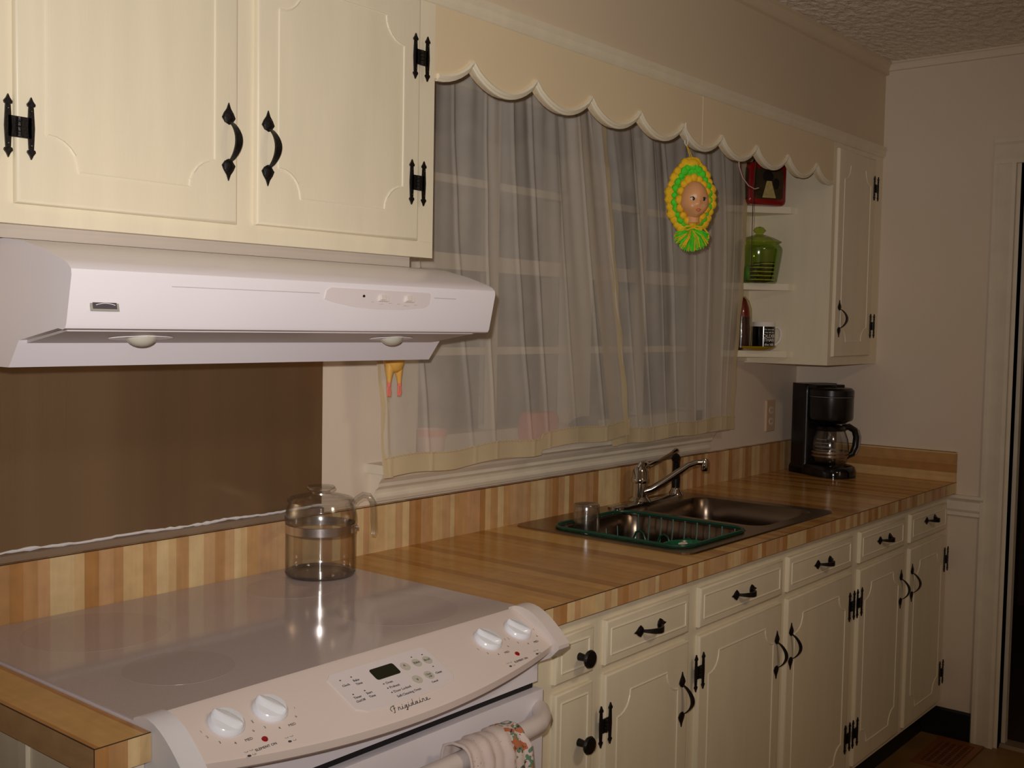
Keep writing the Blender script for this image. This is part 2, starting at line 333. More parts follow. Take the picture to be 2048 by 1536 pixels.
# things on the window stool, behind the curtain
b = B(); lathe(b, [(0, 0), (.030, 0), (.034, .03), (.038, .062), (.040, .066), (.036, .066), (.030, .01), (0, .01)], (1.125, -.012, 1.119), 20)
t = tag(obj('flower_pot', b, 'sill_box', None, True), 'small pale pot with pink rim on window sill near hood', 'pot')
b = B(); lathe(b, [(.0405, .052), (.0415, .068), (.036, .068), (.036, .052)], (1.125, -.012, 1.119), 20, True); obj('rim', b, 'sill_pink', t, True)
b = B(); loft(b, [[(x, y, z) for x, y in rrect(1.49 - e, 1.60 + e, -.045, .015, .02)] for z, e in ((1.119, 0), (1.15, .008), (1.19, .008), (1.207, -.004))], True, True)
tag(obj('sponge_pad', b, 'sill_pink', None, True), 'pinkish red scrubbing pad standing on window sill behind curtain', 'pad')
b = B(); loft(b, [[(1.735 + math.cos(a) * rx_ * s, -.035 + dy, 1.160 + math.sin(a) * .026 * s) for a in [i * math.pi / 12 for i in range(24)]] for dy, s, rx_ in ((-.006, .85, .066), (0, 1, .066), (.008, 1, .066), (.012, .85, .066))], True, True)
box(b, 1.70, 1.77, -.042, -.018, 1.119, 1.140)
t = tag(obj('oval_dish', b, 'sill_blue', None, True), 'blue grey oval dish leaning on window sill behind curtain', 'dish')

# ------------------------------------------------------------------ curtains
b = B(); tube(b, [(.90, -.03, 2.04), (.90, -.085, 2.04), (1.0, -.088, 2.04), (2.5, -.088, 2.04), (2.60, -.085, 2.04), (2.60, -.03, 2.04)], .006); 
for x in (.90, 2.60): box(b, x - .012, x + .012, -.034, .0, 2.02, 2.06)
tag(obj('curtain_rod', b, 'rod_white', None), 'thin white curtain rod behind scalloped valance', 'curtain rod')
def curtain(name, label, xl, xr, zb, y0, seed, nf, group):
    rnd = random.Random(seed); ph = [rnd.uniform(0, 6.28) for _ in range(5)]; nx, nz = 420, 30; cre = [((k + rnd.uniform(.2, .8)) / 9, rnd.uniform(-.01, .05), rnd.uniform(.0025, .007)) for k in range(9)]
    def P(i, j):
        s = i / nx; t = j / nz; z = 2.05 + (zb(s) - 2.05) * t
        x = xl(t) + (xr(t) - xl(t)) * (s + .012 * math.sin(s * nf * 3 + ph[0]) * (1 - t))
        amp = .0048 * (1 - t) ** 1.5 + .0020
        y = y0 + amp * (math.sin(s * nf * 6.283 + ph[1] + .5 * math.sin(3 * t + ph[2])) + .5 * math.sin(s * nf * 2.6 * 6.283 + ph[3] + t * 1.2) * (1 - t)) + .003 * math.sin(s * 9 + ph[4]) * t
        for c0, c1, hgt in cre: y -= hgt * math.exp(-((s - c0 - c1 * t) / .006) ** 2) * (1 - .75 * t ** 4)
        return (x, y, z)
    bm = B(); G = [[bm.verts.new(P(i, j)) for i in range(nx + 1)] for j in range(nz + 1)]
    for j in range(nz):
        for i in range(nx): bm.faces.new((G[j][i], G[j][i + 1], G[j + 1][i + 1], G[j + 1][i]))
    c = obj(name, bm, 'sheer_cloth', None, True, recalc=False); tag(c, label, 'curtain', group)
    bm = B()   # doubled bottom hem, a hair in front of the sheer
    H = [[bm.verts.new(Vector(P(i, nz)) + Vector((0, -.0022, k * .042))) for i in range(nx + 1)] for k in (0, .5, 1)]
    for k in range(2):
        for i in range(nx): bm.faces.new((H[k][i], H[k][i + 1], H[k + 1][i + 1], H[k + 1][i]))
    obj('hem', bm, 'sheer_hem', c, True, recalc=False)
    bm = B(); tube(bm, [Vector(P(i, nz)) + Vector((0, -.003, .043 + .0015 * math.sin(i * 1.9))) for i in range(0, nx + 1, 2)], .0016, 5); obj('ruffle_seam', bm, 'sheer_hem', c, True)
    for i, nm in ((0, 'side_hem'), (nx, 'side_hem')):
        bm = B(); sg = 1 if i == 0 else -1
        V = [[bm.verts.new(Vector(P(i, j)) + Vector((sg * w * .026, -.0025 - .002 * math.sin(j * 1.3 + w), 0))) for j in range(nz + 1)] for w in (0, .5, 1)]
        for a_, c_ in zip(V[:-1], V[1:]):
            for j in range(nz): bm.faces.new((a_[j], c_[j], c_[j + 1], a_[j + 1]))
        obj(nm, bm, 'sheer_hem', c, True, recalc=False)
    return c
curtain('sheer_curtain', 'left sheer cream curtain with ruffled hem, its edge beside range hood', lambda t: .868 - .014 * math.sin(math.pi * t) + .022 * t ** 4 + .002 * math.sin(t * 25), lambda t: 1.70 + .17 * t, lambda s: 1.098 + .004 * math.sin(s * 20) + (.012 if s > .58 else 0) + .016 * s, -.094, 3, 6, 'sheer window curtains')
curtain('sheer_curtain', 'right sheer cream curtain hanging behind the doll ornament', lambda t: 1.60 + .215 * t, lambda t: 2.56 + .02 * math.sin(t * 5), lambda s: 1.098 + .008 * s + .003 * math.sin(s * 17), -.076, 9, 6, 'sheer window curtains')

# ------------------------------------------------------------------ scalloped valance board
sc_x = [.923 + .2105 * i for i in range(9)]
def scallop_pts(off=0):
    P = []
    segs = [(sc_x[0] - .2105, sc_x[0])] + list(zip(sc_x[:-1], sc_x[1:])) + [(sc_x[-1], sc_x[-1] + .2105)]
    for a, c in segs:
        for k in range(13):
            u = k / 12; x = a + (c - a) * u
            if x < .811 or x > 2.744: continue
            P.append((x, 1.928 + .046 * (1 - math.sin(math.pi * u) ** .75) + off))
    return P
sp = scallop_pts()
b = B(); prism(b, [(.811, 2.108)] + [(.811, sp[0][1])] + sp + [(2.744, sp[-1][1]), (2.744, 2.108)], YU, YU + .019, 1)
val = tag(obj('scalloped_valance', b, 'valance_paint', None), 'cream wooden valance board with scalloped lower edge above curtains', 'valance')
b = B(); tube(b, [(x, YU - .002, z + .006) for x, z in sp], .0055, 6); tube(b, [(x, YU + .002, z + .0005) for x, z in sp], .005, 6); obj('edge_bead', b, 'cream_edge', val, True)
b = B(); box(b, 1.868, 1.8695, YU - .0006, YU, 1.93, 2.073); obj('board_seam', b, 'cream_edge', val)

# ------------------------------------------------------------------ cabinet hardware (local: x across, -y out of the door, z up)
def leaf(bm, z0, z1, w, t=.0025):     # pointed spade between z0 (round end) and z1 (tip)
    d = z1 - z0; P = [(0, z0 - .0 * d), (.55 * w, z0 + .06 * d), (w, z0 + .28 * d), (.72 * w, z0 + .50 * d), (.28 * w, z0 + .72 * d), (.12 * w, z0 + .88 * d), (0, z1)]
    poly = P + [(-x, z) for x, z in P[1:-1]][::-1]
    prism(bm, poly if d > 0 else poly[::-1], -t, 0, 1)
    # slight dome
    ball(bm, (0, -t, z0 + .3 * d), w * .75, 8, 5, (1, .25, 1.25))
def pull_mesh():
    bm = B(); leaf(bm, .029, .0635, .0128); leaf(bm, -.029, -.0635, .0128)
    pts = []
    for k in range(13):
        u = k / 12; z = .034 - .068 * u; y = -.002 - .027 * math.sin(math.pi * u) ** .7; pts.append((y, z, .0030 + .0032 * math.sin(math.pi * u)))
    outer = [[(-w, y - .002, z), (w, y - .002, z), (w, y + .002, z), (-w, y + .002, z)] for y, z, w in pts]
    loft(bm, outer, True, True)
    return mesh_of(bm, 'pull', 'black_iron', True)
def hinge_mesh():
    bm = B()
    for s in (-1, 1):
        x = s * .0165
        prism(bm, [(x - .0035, -.029), (x + .0035, -.029), (x + .005, 0), (x + .0035, .029), (x - .0035, .029), (x - .005, 0)], -.003, 0, 1)
        for q in (-1, 1):
            P = [(0, .028), (.0052, .0305), (.006, .0335), (.0025, .038), (0, .0435), (-.0025, .038), (-.006, .0335), (-.0052, .0305)]
            prism(bm, [(x + px, q * pz) for px, pz in P], -.0035, 0, 1)
        for q in (-.024, .024): ball(bm, (x, -.0035, q), .002, 6, 4)
    box(bm, -.0165, .0165, -.003, 0, -.0145, .0145)
    for i in range(4): 
        z = -.014 + i * .007
        tube(bm, [(-.002, -.0045, z + .0005), (-.002, -.0045, z + .0062)], .0036, 8)
    return mesh_of(bm, 'hinge', 'black_iron', True)
def knob_mesh():
    bm = B(); lathe(bm, [(0, 0), (.008, 0), (.0075, .006), (.006, .016), (.008, .019), (.0165, .022), (.0185, .026), (.0165, .030), (0, .032)], (0, 0, 0), 20); xf(bm, Matrix.Rotation(R(90), 4, 'X')); return mesh_of(bm, 'knob', 'black_iron', True)
PULL, HINGE, KNOB = pull_mesh(), hinge_mesh(), knob_mesh()
T = Matrix.Translation
def front(parent, name, x0, x1, z0, z1, yb, th=.011, inset=.045, notch=.048, pulls=(), hinges=(), knobs=(), lab=None):
    b = B(); box(b, x0, x1, yb - th, yb, z0, z1)
    ed = [e for e in b.edges if abs(e.verts[0].co.y - (yb - th)) < 1e-6 and abs(e.verts[1].co.y - (yb - th)) < 1e-6]
    bmesh.ops.bevel(b, geom=ed, offset=.006, segments=3, profile=.6, affect='EDGES')
    d = obj(name, b, 'cream_paint', parent, True, label=lab)
    a0, a1, c0, c1 = x0 + inset, x1 - inset, z0 + inset * 1.15, z1 - inset * 1.15
    pts = []
    if notch:
        for cx, cz, s0 in ((a1, c1, 270), (a0, c1, 0), (a0, c0, 90), (a1, c0, 180)):
            # concave quarter arc round the corner point
            for k in range(7):
                a = R({270: 270 - 90 * k / 6, 0: 360 - 90 * k / 6, 90: 90 - 90 * k / 6, 180: 180 - 90 * k / 6}[s0]); pts.append((cx + notch * math.cos(a), cz + notch * math.sin(a)))
    else: pts = [(a0, c0), (a1, c0), (a1, c1), (a0, c1)]
    b = B()
    n = len(pts)
    for i in range(n):     # straight little bead runs so that corners stay crisp
        p, q = pts[i], pts[(i + 1) % n]; tube(b, [(p[0], yb - th + .0004, p[1]), (q[0], yb - th + .0004, q[1])], .0026, 6)
    obj('panel_bead', b, 'cream_edge', d)
    yf = yb - th
    for x, z, horiz in pulls: inst('pull', PULL, d, T((x, yf, z)) @ (Matrix.Rotation(R(90), 4, 'Y') if horiz else Matrix.Identity(4)), 'black wrought iron spade pull')
    for x, z in hinges: inst('hinge', HINGE, d, T((x, yf - .0002, z)), 'black H-shaped hinge')
    for x, z in knobs: inst('knob', KNOB, d, T((x, yf, z)), 'round black knob')
    return d
# the arcs above must run round the panel in order; checked: right-top, left-top, left-bottom, right-bottom

# ------------------------------------------------------------------ upper cabinet over the range
t = thing('wall_cabinet', 'cream two-door wall cabinet above white range hood', 'cabinet', (.355, -.155, 1.572))
b = B(); box(b, -.105, .811, YU + .02, -.001, 1.572, 2.107); obj('carcass', b, 'cream_paint', t)
b = B(); box(b, -.105, .811, YU, YU + .02, 1.572, 2.107); obj('face_frame', b, 'cream_paint', t, bevel=.001)
b = B(); box(b, .775, .811, YU - .0004, YU, 1.6028, 1.6034); obj('frame_joint', b, 'soffit_paint', t)
front(t, 'door', -.040, .333, 1.600, 2.068, YU, pulls=((.313, 1.733, 0),), hinges=((-.036, 1.705),))
front(t, 'door', .372, .760, 1.603, 2.070, YU, pulls=((.393, 1.733, 0),), hinges=((.760, 1.957), (.754, 1.715)))
b = B(); box(b, -.10, .765, -.292, -.02, 1.5525, 1.5718); tag(obj('filler_board', b, 'filler_grey', None), 'grey white filler board between wall cabinet and range hood', 'board')

# ------------------------------------------------------------------ upper cabinet by the end wall with corner shelves
XU = 2.745
t = thing('wall_cabinet', 'narrow cream wall cabinet with open corner shelves beside end wall', 'cabinet', (2.96, -.155, 1.323))
b = B(); box(b, XU, XR - .001, YU + .02, -.001, 1.323, 2.107); obj('carcass', b, 'cream_paint', t)
b = B(); box(b, XU, XR - .001, YU, YU + .02, 1.323, 2.107); obj('face_frame', b, 'cream_paint', t, bevel=.001)
front(t, 'door', 2.772, 3.088, 1.353, 2.055, YU, inset=.044, pulls=((2.804, 1.482, 0),), hinges=((3.092, 1.952), (3.098, 1.46)))
for z in (1.860, 1.598, 1.368):
    b = B(); prism(b, [(2.545, -.002), (2.550, -.018), (2.722, -.172), (XU, -.178), (XU, -.002)], z - .022, z, 2); obj('corner_shelf', b, 'cream_edge', t, bevel=.001)
b = B(); box(b, 2.56, XU, -.012, -.0005, 1.328, 2.10); obj('shelf_back', b, 'cream_paint', t)

# ------------------------------------------------------------------ base cabinets
def base(x0, x1, label, fronts, end_left=False):
    t = thing('base_cabinet', label, 'cabinet', ((x0 + x1) / 2, -.3, 0), 'base cabinets under the counter')
    b = B(); box(b, x0 + .0008, x1 - .0008, YF + .02, -.003, .10, .8755 if 'sink' not in label.split()[-1] else .62)
    obj('carcass', b, 'cream_paint', t)
    b = B(); box(b, x0 + .0004, x1 - .0004, YF, YF + .02, .118, .8755); obj('face_frame', b, 'cream_paint', t)
    b = B(); box(b, x0 + .0008, x1 - .0008, -.53, -.512, 0, .10); obj('toe_kick', b, 'black_rubber', t)
    for f in fronts: front(t, **f)
    return t
def dr(x0, x1, **k): return dict(name='drawer_front', x0=x0, x1=x1, z0=.752, z1=.845, yb=YF, inset=.017, notch=0, **k)
def dw(x0, x1, **k): return dict(name='door', x0=x0, x1=x1, z0=.135, z1=.733, yb=YF, **k)
base(.79, 1.014, 'narrow cream base cabinet with two round knobs beside range', [dr(.866, .990, knobs=((.940, .793),)), dict(name='door', x0=.866, x1=.990, z0=.135, z1=.733, yb=YF, inset=.018, notch=0, knobs=((.944, .62),))])
base(1.014, 1.392, 'single-door cream base cabinet between knob cabinet and sink cabinet', [dr(1.034, 1.364, pulls=((1.198, .798, 1),)), dw(1.034, 1.366, pulls=((1.338, .605, 0),), hinges=((1.034, .630), (1.034, .24)))])
base(1.392, 2.333, 'wide cream double-door base cabinet under the sink', [dr(1.414, 1.838, pulls=((1.625, .798, 1),)), dr(1.876, 2.297, pulls=((2.094, .798, 1),)), dw(1.414, 1.840, pulls=((1.814, .600, 0),), hinges=((1.414, .650), (1.414, .24))), dw(1.876, 2.302, pulls=((1.898, .604, 0),), hinges=((2.302, .635), (2.302, .24)))])
base(2.333, XR - .002, 'cream double-door base cabinet at the end wall under coffee maker', [dr(2.360, 2.722, pulls=((2.549, .800, 1),)), dr(2.783, 3.135, pulls=((2.965, .808, 1),)), dw(2.360, 2.726, pulls=((2.702, .615, 0),), hinges=((2.360, .635), (2.360, .24))), dw(2.783, 3.138, pulls=((2.785 + .018, .618, 0),), hinges=((3.138, .645), (3.134, .24)))])
# end unit left of the range
t = thing('base_cabinet', 'slim cream end cabinet left of range under counter strip', 'cabinet', (-.045, -.3, 0))
b = B(); box(b, -.078, -.0155, YF, -.021, 0, .8755); obj('carcass', b, 'cream_paint', t)
b = B(); box(b, -.084, -.078, -.425, -.405, .02, .8755); obj('batten', b, 'cream_edge', t)
b = B(); box(b, -.082, -.078, -.600, -.560, .02, .8755); box(b, -.082, -.0155, -.600, YF, .02, .8755); obj('corner_trim', b, 'cream_edge', t)

# ------------------------------------------------------------------ counters
SX0, SX1, SY0, SY1 = 1.436, 2.236, -.548, -.055     # sink cut-out
t = thing('countertop', 'long butcher-block laminate countertop with sink and backsplash', 'countertop', (2.0, -.3, .876))
b = B()
for x0, x1, y0, y1 in ((.7855, SX0, YC + .0012, -.0005), (SX1, XR - .0005, YC + .0012, -.0005), (SX0, SX1, YC + .0012, SY0), (SX0, SX1, SY1, -.0005)): box(b, x0, x1, y0, y1, .876, ZT)
obj('slab', b, 'laminate_top', t)
b = B(); box(b, .7855, XR - .0005, YC - .0006, YC + .0012, .876, ZT - .0012); obj('front_edge', b, 'laminate_upright', t)
b = B(); box(b, .7855, XR - .0005, YC - .0005, YC + .0012, ZT - .0012, ZT + .0001); obj('edge_line', b, 'dark_wood', t)
b = B(); box(b, -.60, XR - .0005, -.020, -.0006, ZT, ZS); obj('back_splash', b, 'laminate_upright', t)
b = B(); box(b, XR - .0195, XR - .0006, YC, -.020, ZT, ZS); obj('end_splash', b, 'laminate_level', t)
b = B(); box(b, -.60, XR - .0195, -.0208, -.0195, ZS - .001, ZS + .0006); box(b, XR - .0200, XR - .0190, YC, -.0205, ZS - .001, ZS + .0006); obj('splash_edge_line', b, 'dark_wood', t)
t = thing('countertop', 'short butcher-block counter strip left of range', 'countertop', (-.05, -.3, .876))
b = B(); box(b, -.0915, -.0148, YC + .0012, -.0208, .876, ZT); obj('slab', b, 'laminate_strip', t)
b = B(); box(b, -.0915, -.0148, YC - .0006, YC + .0012, .876, ZT - .001); obj('front_edge', b, 'laminate_upright', t)
b = B(); box(b, -.0932, -.0915, YC - .0006, -.0208, .876, ZT - .001); obj('side_edge', b, 'laminate_side', t)
b = B(); box(b, -.0932, -.0148, YC - .0005, YC + .0008, ZT - .001, ZT + .0001); box(b, -.0931, -.0919, YC, -.021, ZT - .001, ZT + .0001); box(b, -.0934, -.0924, YC - .0008, YC + .0002, .876, ZT); obj('edge_line', b, 'dark_wood', t)

# steel sheet behind the range
b = B(); box(b, -.75, .792, -.0035, -.0005, 1.036, 1.62)
ss = tag(obj('steel_backsplash', b, 'steel_sheet', None), 'brushed stainless steel sheet on wall behind range', 'backsplash')
b = B(); prism(b, [(-.0005, 1.0226), (-.011, 1.0226), (-.012, 1.034), (-.0005, 1.0365)], -.75, .792, 0); obj('edge_strip', b, 'strip_metal', ss)
b = B(); rnd = random.Random(4); P = []; n = 150
tube(b, [(-.75 + 1.542 * i / n, -.0045, 1.0385 + .0012 * math.sin(i * .31) + rnd.uniform(-.0007, .0007)) for i in range(n + 1)], [.0024 + rnd.uniform(-.0006, .0012) * (1 + math.sin(i * .17)) for i in range(n + 1)], 6); obj('caulk_bead', b, 'caulk', ss, True)

# ------------------------------------------------------------------ range hood
HX0, HX1 = -.05, .80
t = thing('range_hood', 'white under-cabinet range hood with two switches', 'range hood', (.375, -.25, 1.37))
prof = [(-.0045, 1.552), (-.305, 1.551), (-.36, 1.545), (-.42, 1.531), (-.462, 1.518), (-.478, 1.512), (-.486, 1.505), (-.487, 1.497), (-.473, 1.432), (-.470, 1.427), (-.464, 1.425), (-.452, 1.4268), (-.345, 1.4085), (-.315, 1.3695), (-.0045, 1.3695)]
b = B(); prism(b, prof, HX0, HX1, 0); hb = obj('hood_body', b, 'hood_white', t, True, bevel=.0012)
b = B(); prism(b, [(-.458, 1.4272), (-.4555, 1.4235), (-.344, 1.4045), (-.344, 1.4085)], HX0 + .012, HX1 - .025, 0); obj('light_panel', b, 'hood_under', t)
b = B(); tube(b, [(HX0 + .01, -.4555, 1.4248), (HX1 - .03, -.4555, 1.4248)], .0022, 6); obj('lower_lip', b, 'hood_white', t)
for x in (.105, .613):
    b = B(); loft(b, [[(x + .052 * s * math.cos(a), -.400 + .020 * s * math.sin(a), 1.4133 + (-.400 + .020 * s * math.sin(a) + .400) * -.17 - dz) for a in [i * math.pi / 14 for i in range(28)]] for s, dz in ((1.0, 0), (.97, .0012))], True, True)
    w = obj('lamp_well', b, 'hood_white', t)
    b = B(); ball(b, (x, -.400, 1.418), .025, 20, 12, (1, .8, .72)); obj('bulb', b, 'bulb_glass', w, True)
def hood_front(x, z, d=0):   # point on the sloping front face
    y = -.487 + (1.497 - z) * (.014 / .065); return Vector((x, y - d, z))
HF = lambda x, z, d=0: T(hood_front(x, z, d)) @ Matrix.Rotation(R(90 - 12.2), 4, 'X')
b = B(); pl = [(.392, 1.497), (.383, 1.492), (.381, 1.478), (.40, 1.4735), (.45, 1.4665), (.50, 1.464), (.56, 1.4645), (.615, 1.469), (.624, 1.476), (.624, 1.492), (.619, 1.4955)]
loft(b, [[hood_front(x, z, d) for x, z in pl] for d in (0, .0012)], True, True); obj('switch_plate', b, 'panel_insert', t)
for x in (.510, .572):
    b = B(); box(b, -.0115, .0115, -.006, .006, -.003, .0015); xf(b, HF(x, 1.4835, .0012)); sw = obj('switch_bezel', b, 'bisque_white', t, bevel=.001)
    b = B(); box(b, -.010, .002, -.0045, .0045, .001, .005); xf(b, HF(x, 1.4835, .0012)); obj('rocker', b, 'bisque_white', sw, bevel=.001)
b = None
for s, x, z in (('OFF', .487, 1.4755), ('FAN', .507, 1.4725), ('ON', .528, 1.4745), ('OFF', .549, 1.4735), ('LIGHT', .5675, 1.471), ('ON', .590, 1.473)):
    b = text_bm(s, .0048, HF(x, z, .0013), bm=b, align='CENTER')
obj('switch_lettering', b, 'grey_print', t)
b = B(); lathe(b, [(0, 0), (.0022, 0), (.0022, .002), (0, .002)], (0, 0, 0), 10); xf(b, HF(.464, 1.485, .0012)); obj('screw', b, 'black_gap', t)
b = B(); box(b, 0, .27, -.0006, .0006, -.0005, .0004); xf(b, HF(.10, 1.487)); obj('pressed_line', b, 'hood_under', t)
b = B(); box(b, 0, .058, -.0006, .0006, -.0005, .0004); xf(b, HF(.634, 1.487)); obj('pressed_line', b, 'hood_under', t)
b = B(); box(b, -.020, .022, -.0075, .0075, 0, .0015); xf(b, HF(0, 1.4575)); bd = obj('badge', b, 'badge_grey', t, bevel=.0005)
b = B(); box(b, -.0165, .0185, -.0045, .0048, .0015, .0019); xf(b, HF(0, 1.4575)); obj('badge_field', b, 'badge_dark', bd)
b = text_bm('Kenmore', .0068, HF(-.0115, 1.4543, .002), shear=.35)
tube(b, [HF(0, 1.4575, .0022) @ Vector((-.012 + .028 * k / 8, -.0005 + .0042 * math.sin(math.pi * (.12 + .75 * k / 8)), 0)) for k in range(9)], .0005, 5); obj('badge_lettering', b, 'cap_white', bd)

# ------------------------------------------------------------------ slide-in range
t = thing('range_stove', 'white slide-in electric range with smooth grey glass cooktop', 'stove', (.38, -.32, 0))
b = B(); box(b, .006, .756, -.615, -.022, .05, .828); box(b, .006, .756, -.575, -.022, .828, .905); obj('oven_body', b, 'white_enamel', t)
b = B(); box(b, -.0138, .7838, -.5715, -.0215, .905, .9165); obj('cooktop_frame', b, 'white_enamel', t)
b = B(); box(b, -.0115, .7815, -.583, -.022, .9165, .9192); ct = obj('cooktop', b, 'cooktop_glass', t, bevel=.0008)
for x, y, r in ((.168, -.165, .118), (.150, -.430, .082), (.585, -.160, .090), (.610, -.425, .112)):
    b = B(); lathe(b, [(0, 0), (r, 0), (r, .00015), (0, .00015)], (x, y, .9192), 48); obj('burner_ring', b, 'burner_print', ct)
YB = lambda x: -.711 + .043 * ((x - .40) / .39) ** 2
PZ = lambda y: .920 + .5 * (y + .585)
b = B(); loops = []
for i in range(31):
    x = .012 + .746 * i / 30; yf = YB(x)
    loops.append([(x, -.581, .9215), (x, -.588, .9195), (x, yf + .004, PZ(yf + .004)), (x, yf, PZ(yf) - .002), (x, yf + .002, PZ(yf) - .014), (x, yf + .012, PZ(yf) - .020), (x, -.640, .842), (x, -.628, .832), (x, -.60, .832), (x, -.581, .86)])
loft(b, loops, True, True); cp = obj('control_panel', b, 'panel_white', t, True)
# curved end caps, proud of the panel
for nm, xa, xb in (('end_cap', -.014, .020), ('end_cap', .752, .784)):
    P = [(-.572, .9165)]
    for k in range(11):
        u = k / 10; y = -.574 + (-.690 + .574) * u; P.append((y, .9225 + .012 * math.sin(math.pi * u ** .8) * .9 - .050 * u ** 1.9))
    P += [(-.690, .866), (-.672, .848), (-.640, .832), (-.60, .832), (-.572, .86)]
    b = B(); prism(b, P, xa, xb, 0); obj(nm, b, 'cap_white' if xa < 0 else 'bisque_white', t, True, bevel=.002)
# frame in panel plane: u = +x, v = up the slope, n = out
vv = Vector((0, .8944, .4472)); nn = Vector((0, -.4472, .8944))
def PM(x, y, d=0):
    o = Vector((x, y, PZ(y))) + nn * d
    return Matrix(((1, 0, 0, o.x), (0, vv.y, nn.y, o.y), (0, vv.z, nn.z, o.z), (0, 0, 0, 1)))
bm = B(); lathe(bm, [(0, 0), (.0255, 0), (.0262, .002), (.0255, .005), (.022, .009), (.012, .0105), (0, .011)], (0, 0, 0), 28)
kb = mesh_of(bm, 'knob_skirt', 'knob_white', True)
bm = B(); loft(bm, [[(.0245 * s * math.cos(a), w * math.sin(a) * s, z) for a in [i * math.pi / 12 for i in range(24)]] for z, s, w in ((.001, 1.0, .021), (.008, .99, .016), (.0125, .95, .009), (.0145, .88, .004))], False, True)
kg = mesh_of(bm, 'knob_grip', 'knob_white', True)
for x, y in ((.090, -.628), (.163, -.628), (.627, -.630), (.709, -.629)):
    k = inst('knob', kb, t, PM(x, y, .0002)); inst('grip', kg, k, Matrix.Rotation(R(118), 4, 'Z'))
sm = .0062
for side in (0, 1):
    lt = None
    for kx, ky in (((.090, -.628), (.163, -.628)), ((.627, -.630), (.709, -.629)))[side]:
        for s_, a, r in (('OFF', 140, .035), ('LO', 165, .038), ('1', 180, .039), ('2', 197, .038), ('3', 225, .037), ('4', 258, .036), ('MED', 290, .039), ('6', 318, .038), ('7', 345, .038), ('HI', 15, .034)):
            lt = text_bm(s_, sm, PM(kx, ky, .0003) @ T((r * math.cos(R(a)), r * math.sin(R(a)) - .002, 0)), bm=lt, align='CENTER')
    x, y = ((.118, -.681), (.652, -.687))[side]; lt = text_bm('ELEMENT ON', .0058, PM(x - .018, y, .0003), bm=lt)
    for x, y in (((.091, -.680), (.158, -.680)), ((.622, -.686), (.701, -.681)))[side]:
        for dx, dy in ((-.004, .004), (.004, .004), (.004, -.004)): lathe(lt, [(.0022, 0), (.0026, 0), (.0026, .0002), (.0022, .0002)], PM(x, y, .0002) @ Vector((dx, dy, 0)), 10, True)
        ball(lt, PM(x, y, .0003) @ Vector((-.004, -.004, 0)), .0028, 8, 5, (1, 1, .4))
    obj('knob_lettering', lt, 'grey_print', cp)

for x, y in ((.124, -.668), (.657, -.672)):
    b = B(); lathe(b, [(0, .0018), (.004, .0015), (.0048, 0), (0, 0)], (0, 0, 0), 14); xf(b, PM(x, y, .0002)); obj('indicator_lamp', b, 'red_lens', t)
# electronic clock insert
pts = []
for x, y in ((.292, -.6045), (.484, -.6045), (.494, -.610), (.496, -.670), (.486, -.680), (.450, -.684), (.350, -.685), (.300, -.681), (.284, -.672), (.281, -.612)): pts.append((x, y))
b = B(); loft(b, [[PM(x, y, d).translation for x, y in pts] for d in (0, .0016)], True, True); ins = obj('clock_panel', b, 'panel_insert', t, bevel=.0006)
b = B(); tube(b, [PM(x, y, .0006).translation for x, y in pts], .0011, 5, True); obj('insert_rim', b, 'bisque_white', ins)
b = B(); loft(b, [[PM(x, y, d).translation for x, y in rrect(.360, .411, -.638, -.6165, .004, 3)] for d in (.0014, .0021)], True, True); obj('display', b, 'dark_display', ins)
for x, y in ((.427, -.630), (.453, -.630), (.476, -.631), (.426, -.658), (.453, -.6575)):
    b = B(); lathe(b, [(0, 0), (.0092, 0), (.0092, .0004), (0, .0004)], (0, 0, 0), 22); xf(b, PM(x, y, .0016)); obj('touch_button', b, 'button_print', ins)
lt = None
for s, x, y, z in (('Clock', .303, -.631, .006), ('Bake', .326, -.628, .006), ('Time', .326, -.635, .006), ('Timer', .304, -.656, .006), ('On/Off', .304, -.663, .006), ('Start', .328, -.655, .006), ('Time', .328, -.662, .006), ('Bake', .453, -.631, .0065), ('Broil', .476, -.632, .0065), ('Clear', .453, -.657, .005), ('Off', .453, -.662, .005), ('Clean', .474, -.660, .006), ('Cancel', .452, -.6725, .005), ('^', .427, -.6325, .011), ('v', .426, -.6605, .010)):
    lt = text_bm(s, z, PM(x, y, .0021), bm=lt, align='CENTER')
for s, x, y in (('Oven', .368, -.649), ('Preheat', .368, -.658), ('Door Locked', .368, -.667), ('Self-Cleaning Oven', .366, -.6765)): lt = text_bm(s, .0066, PM(x, y, .0018), bm=lt)
for x, y in ((.301, -.6185), (.323, -.6185), (.301, -.6475), (.324, -.6475), (.4535, -.617), (.4765, -.6185), (.475, -.645), (.364, -.647), (.364, -.656), (.364, -.665)): ball(lt, PM(x, y, .0017).translation, .0016, 8, 5, (1, 1, .5))
obj('clock_lettering', lt, 'grey_print', ins)
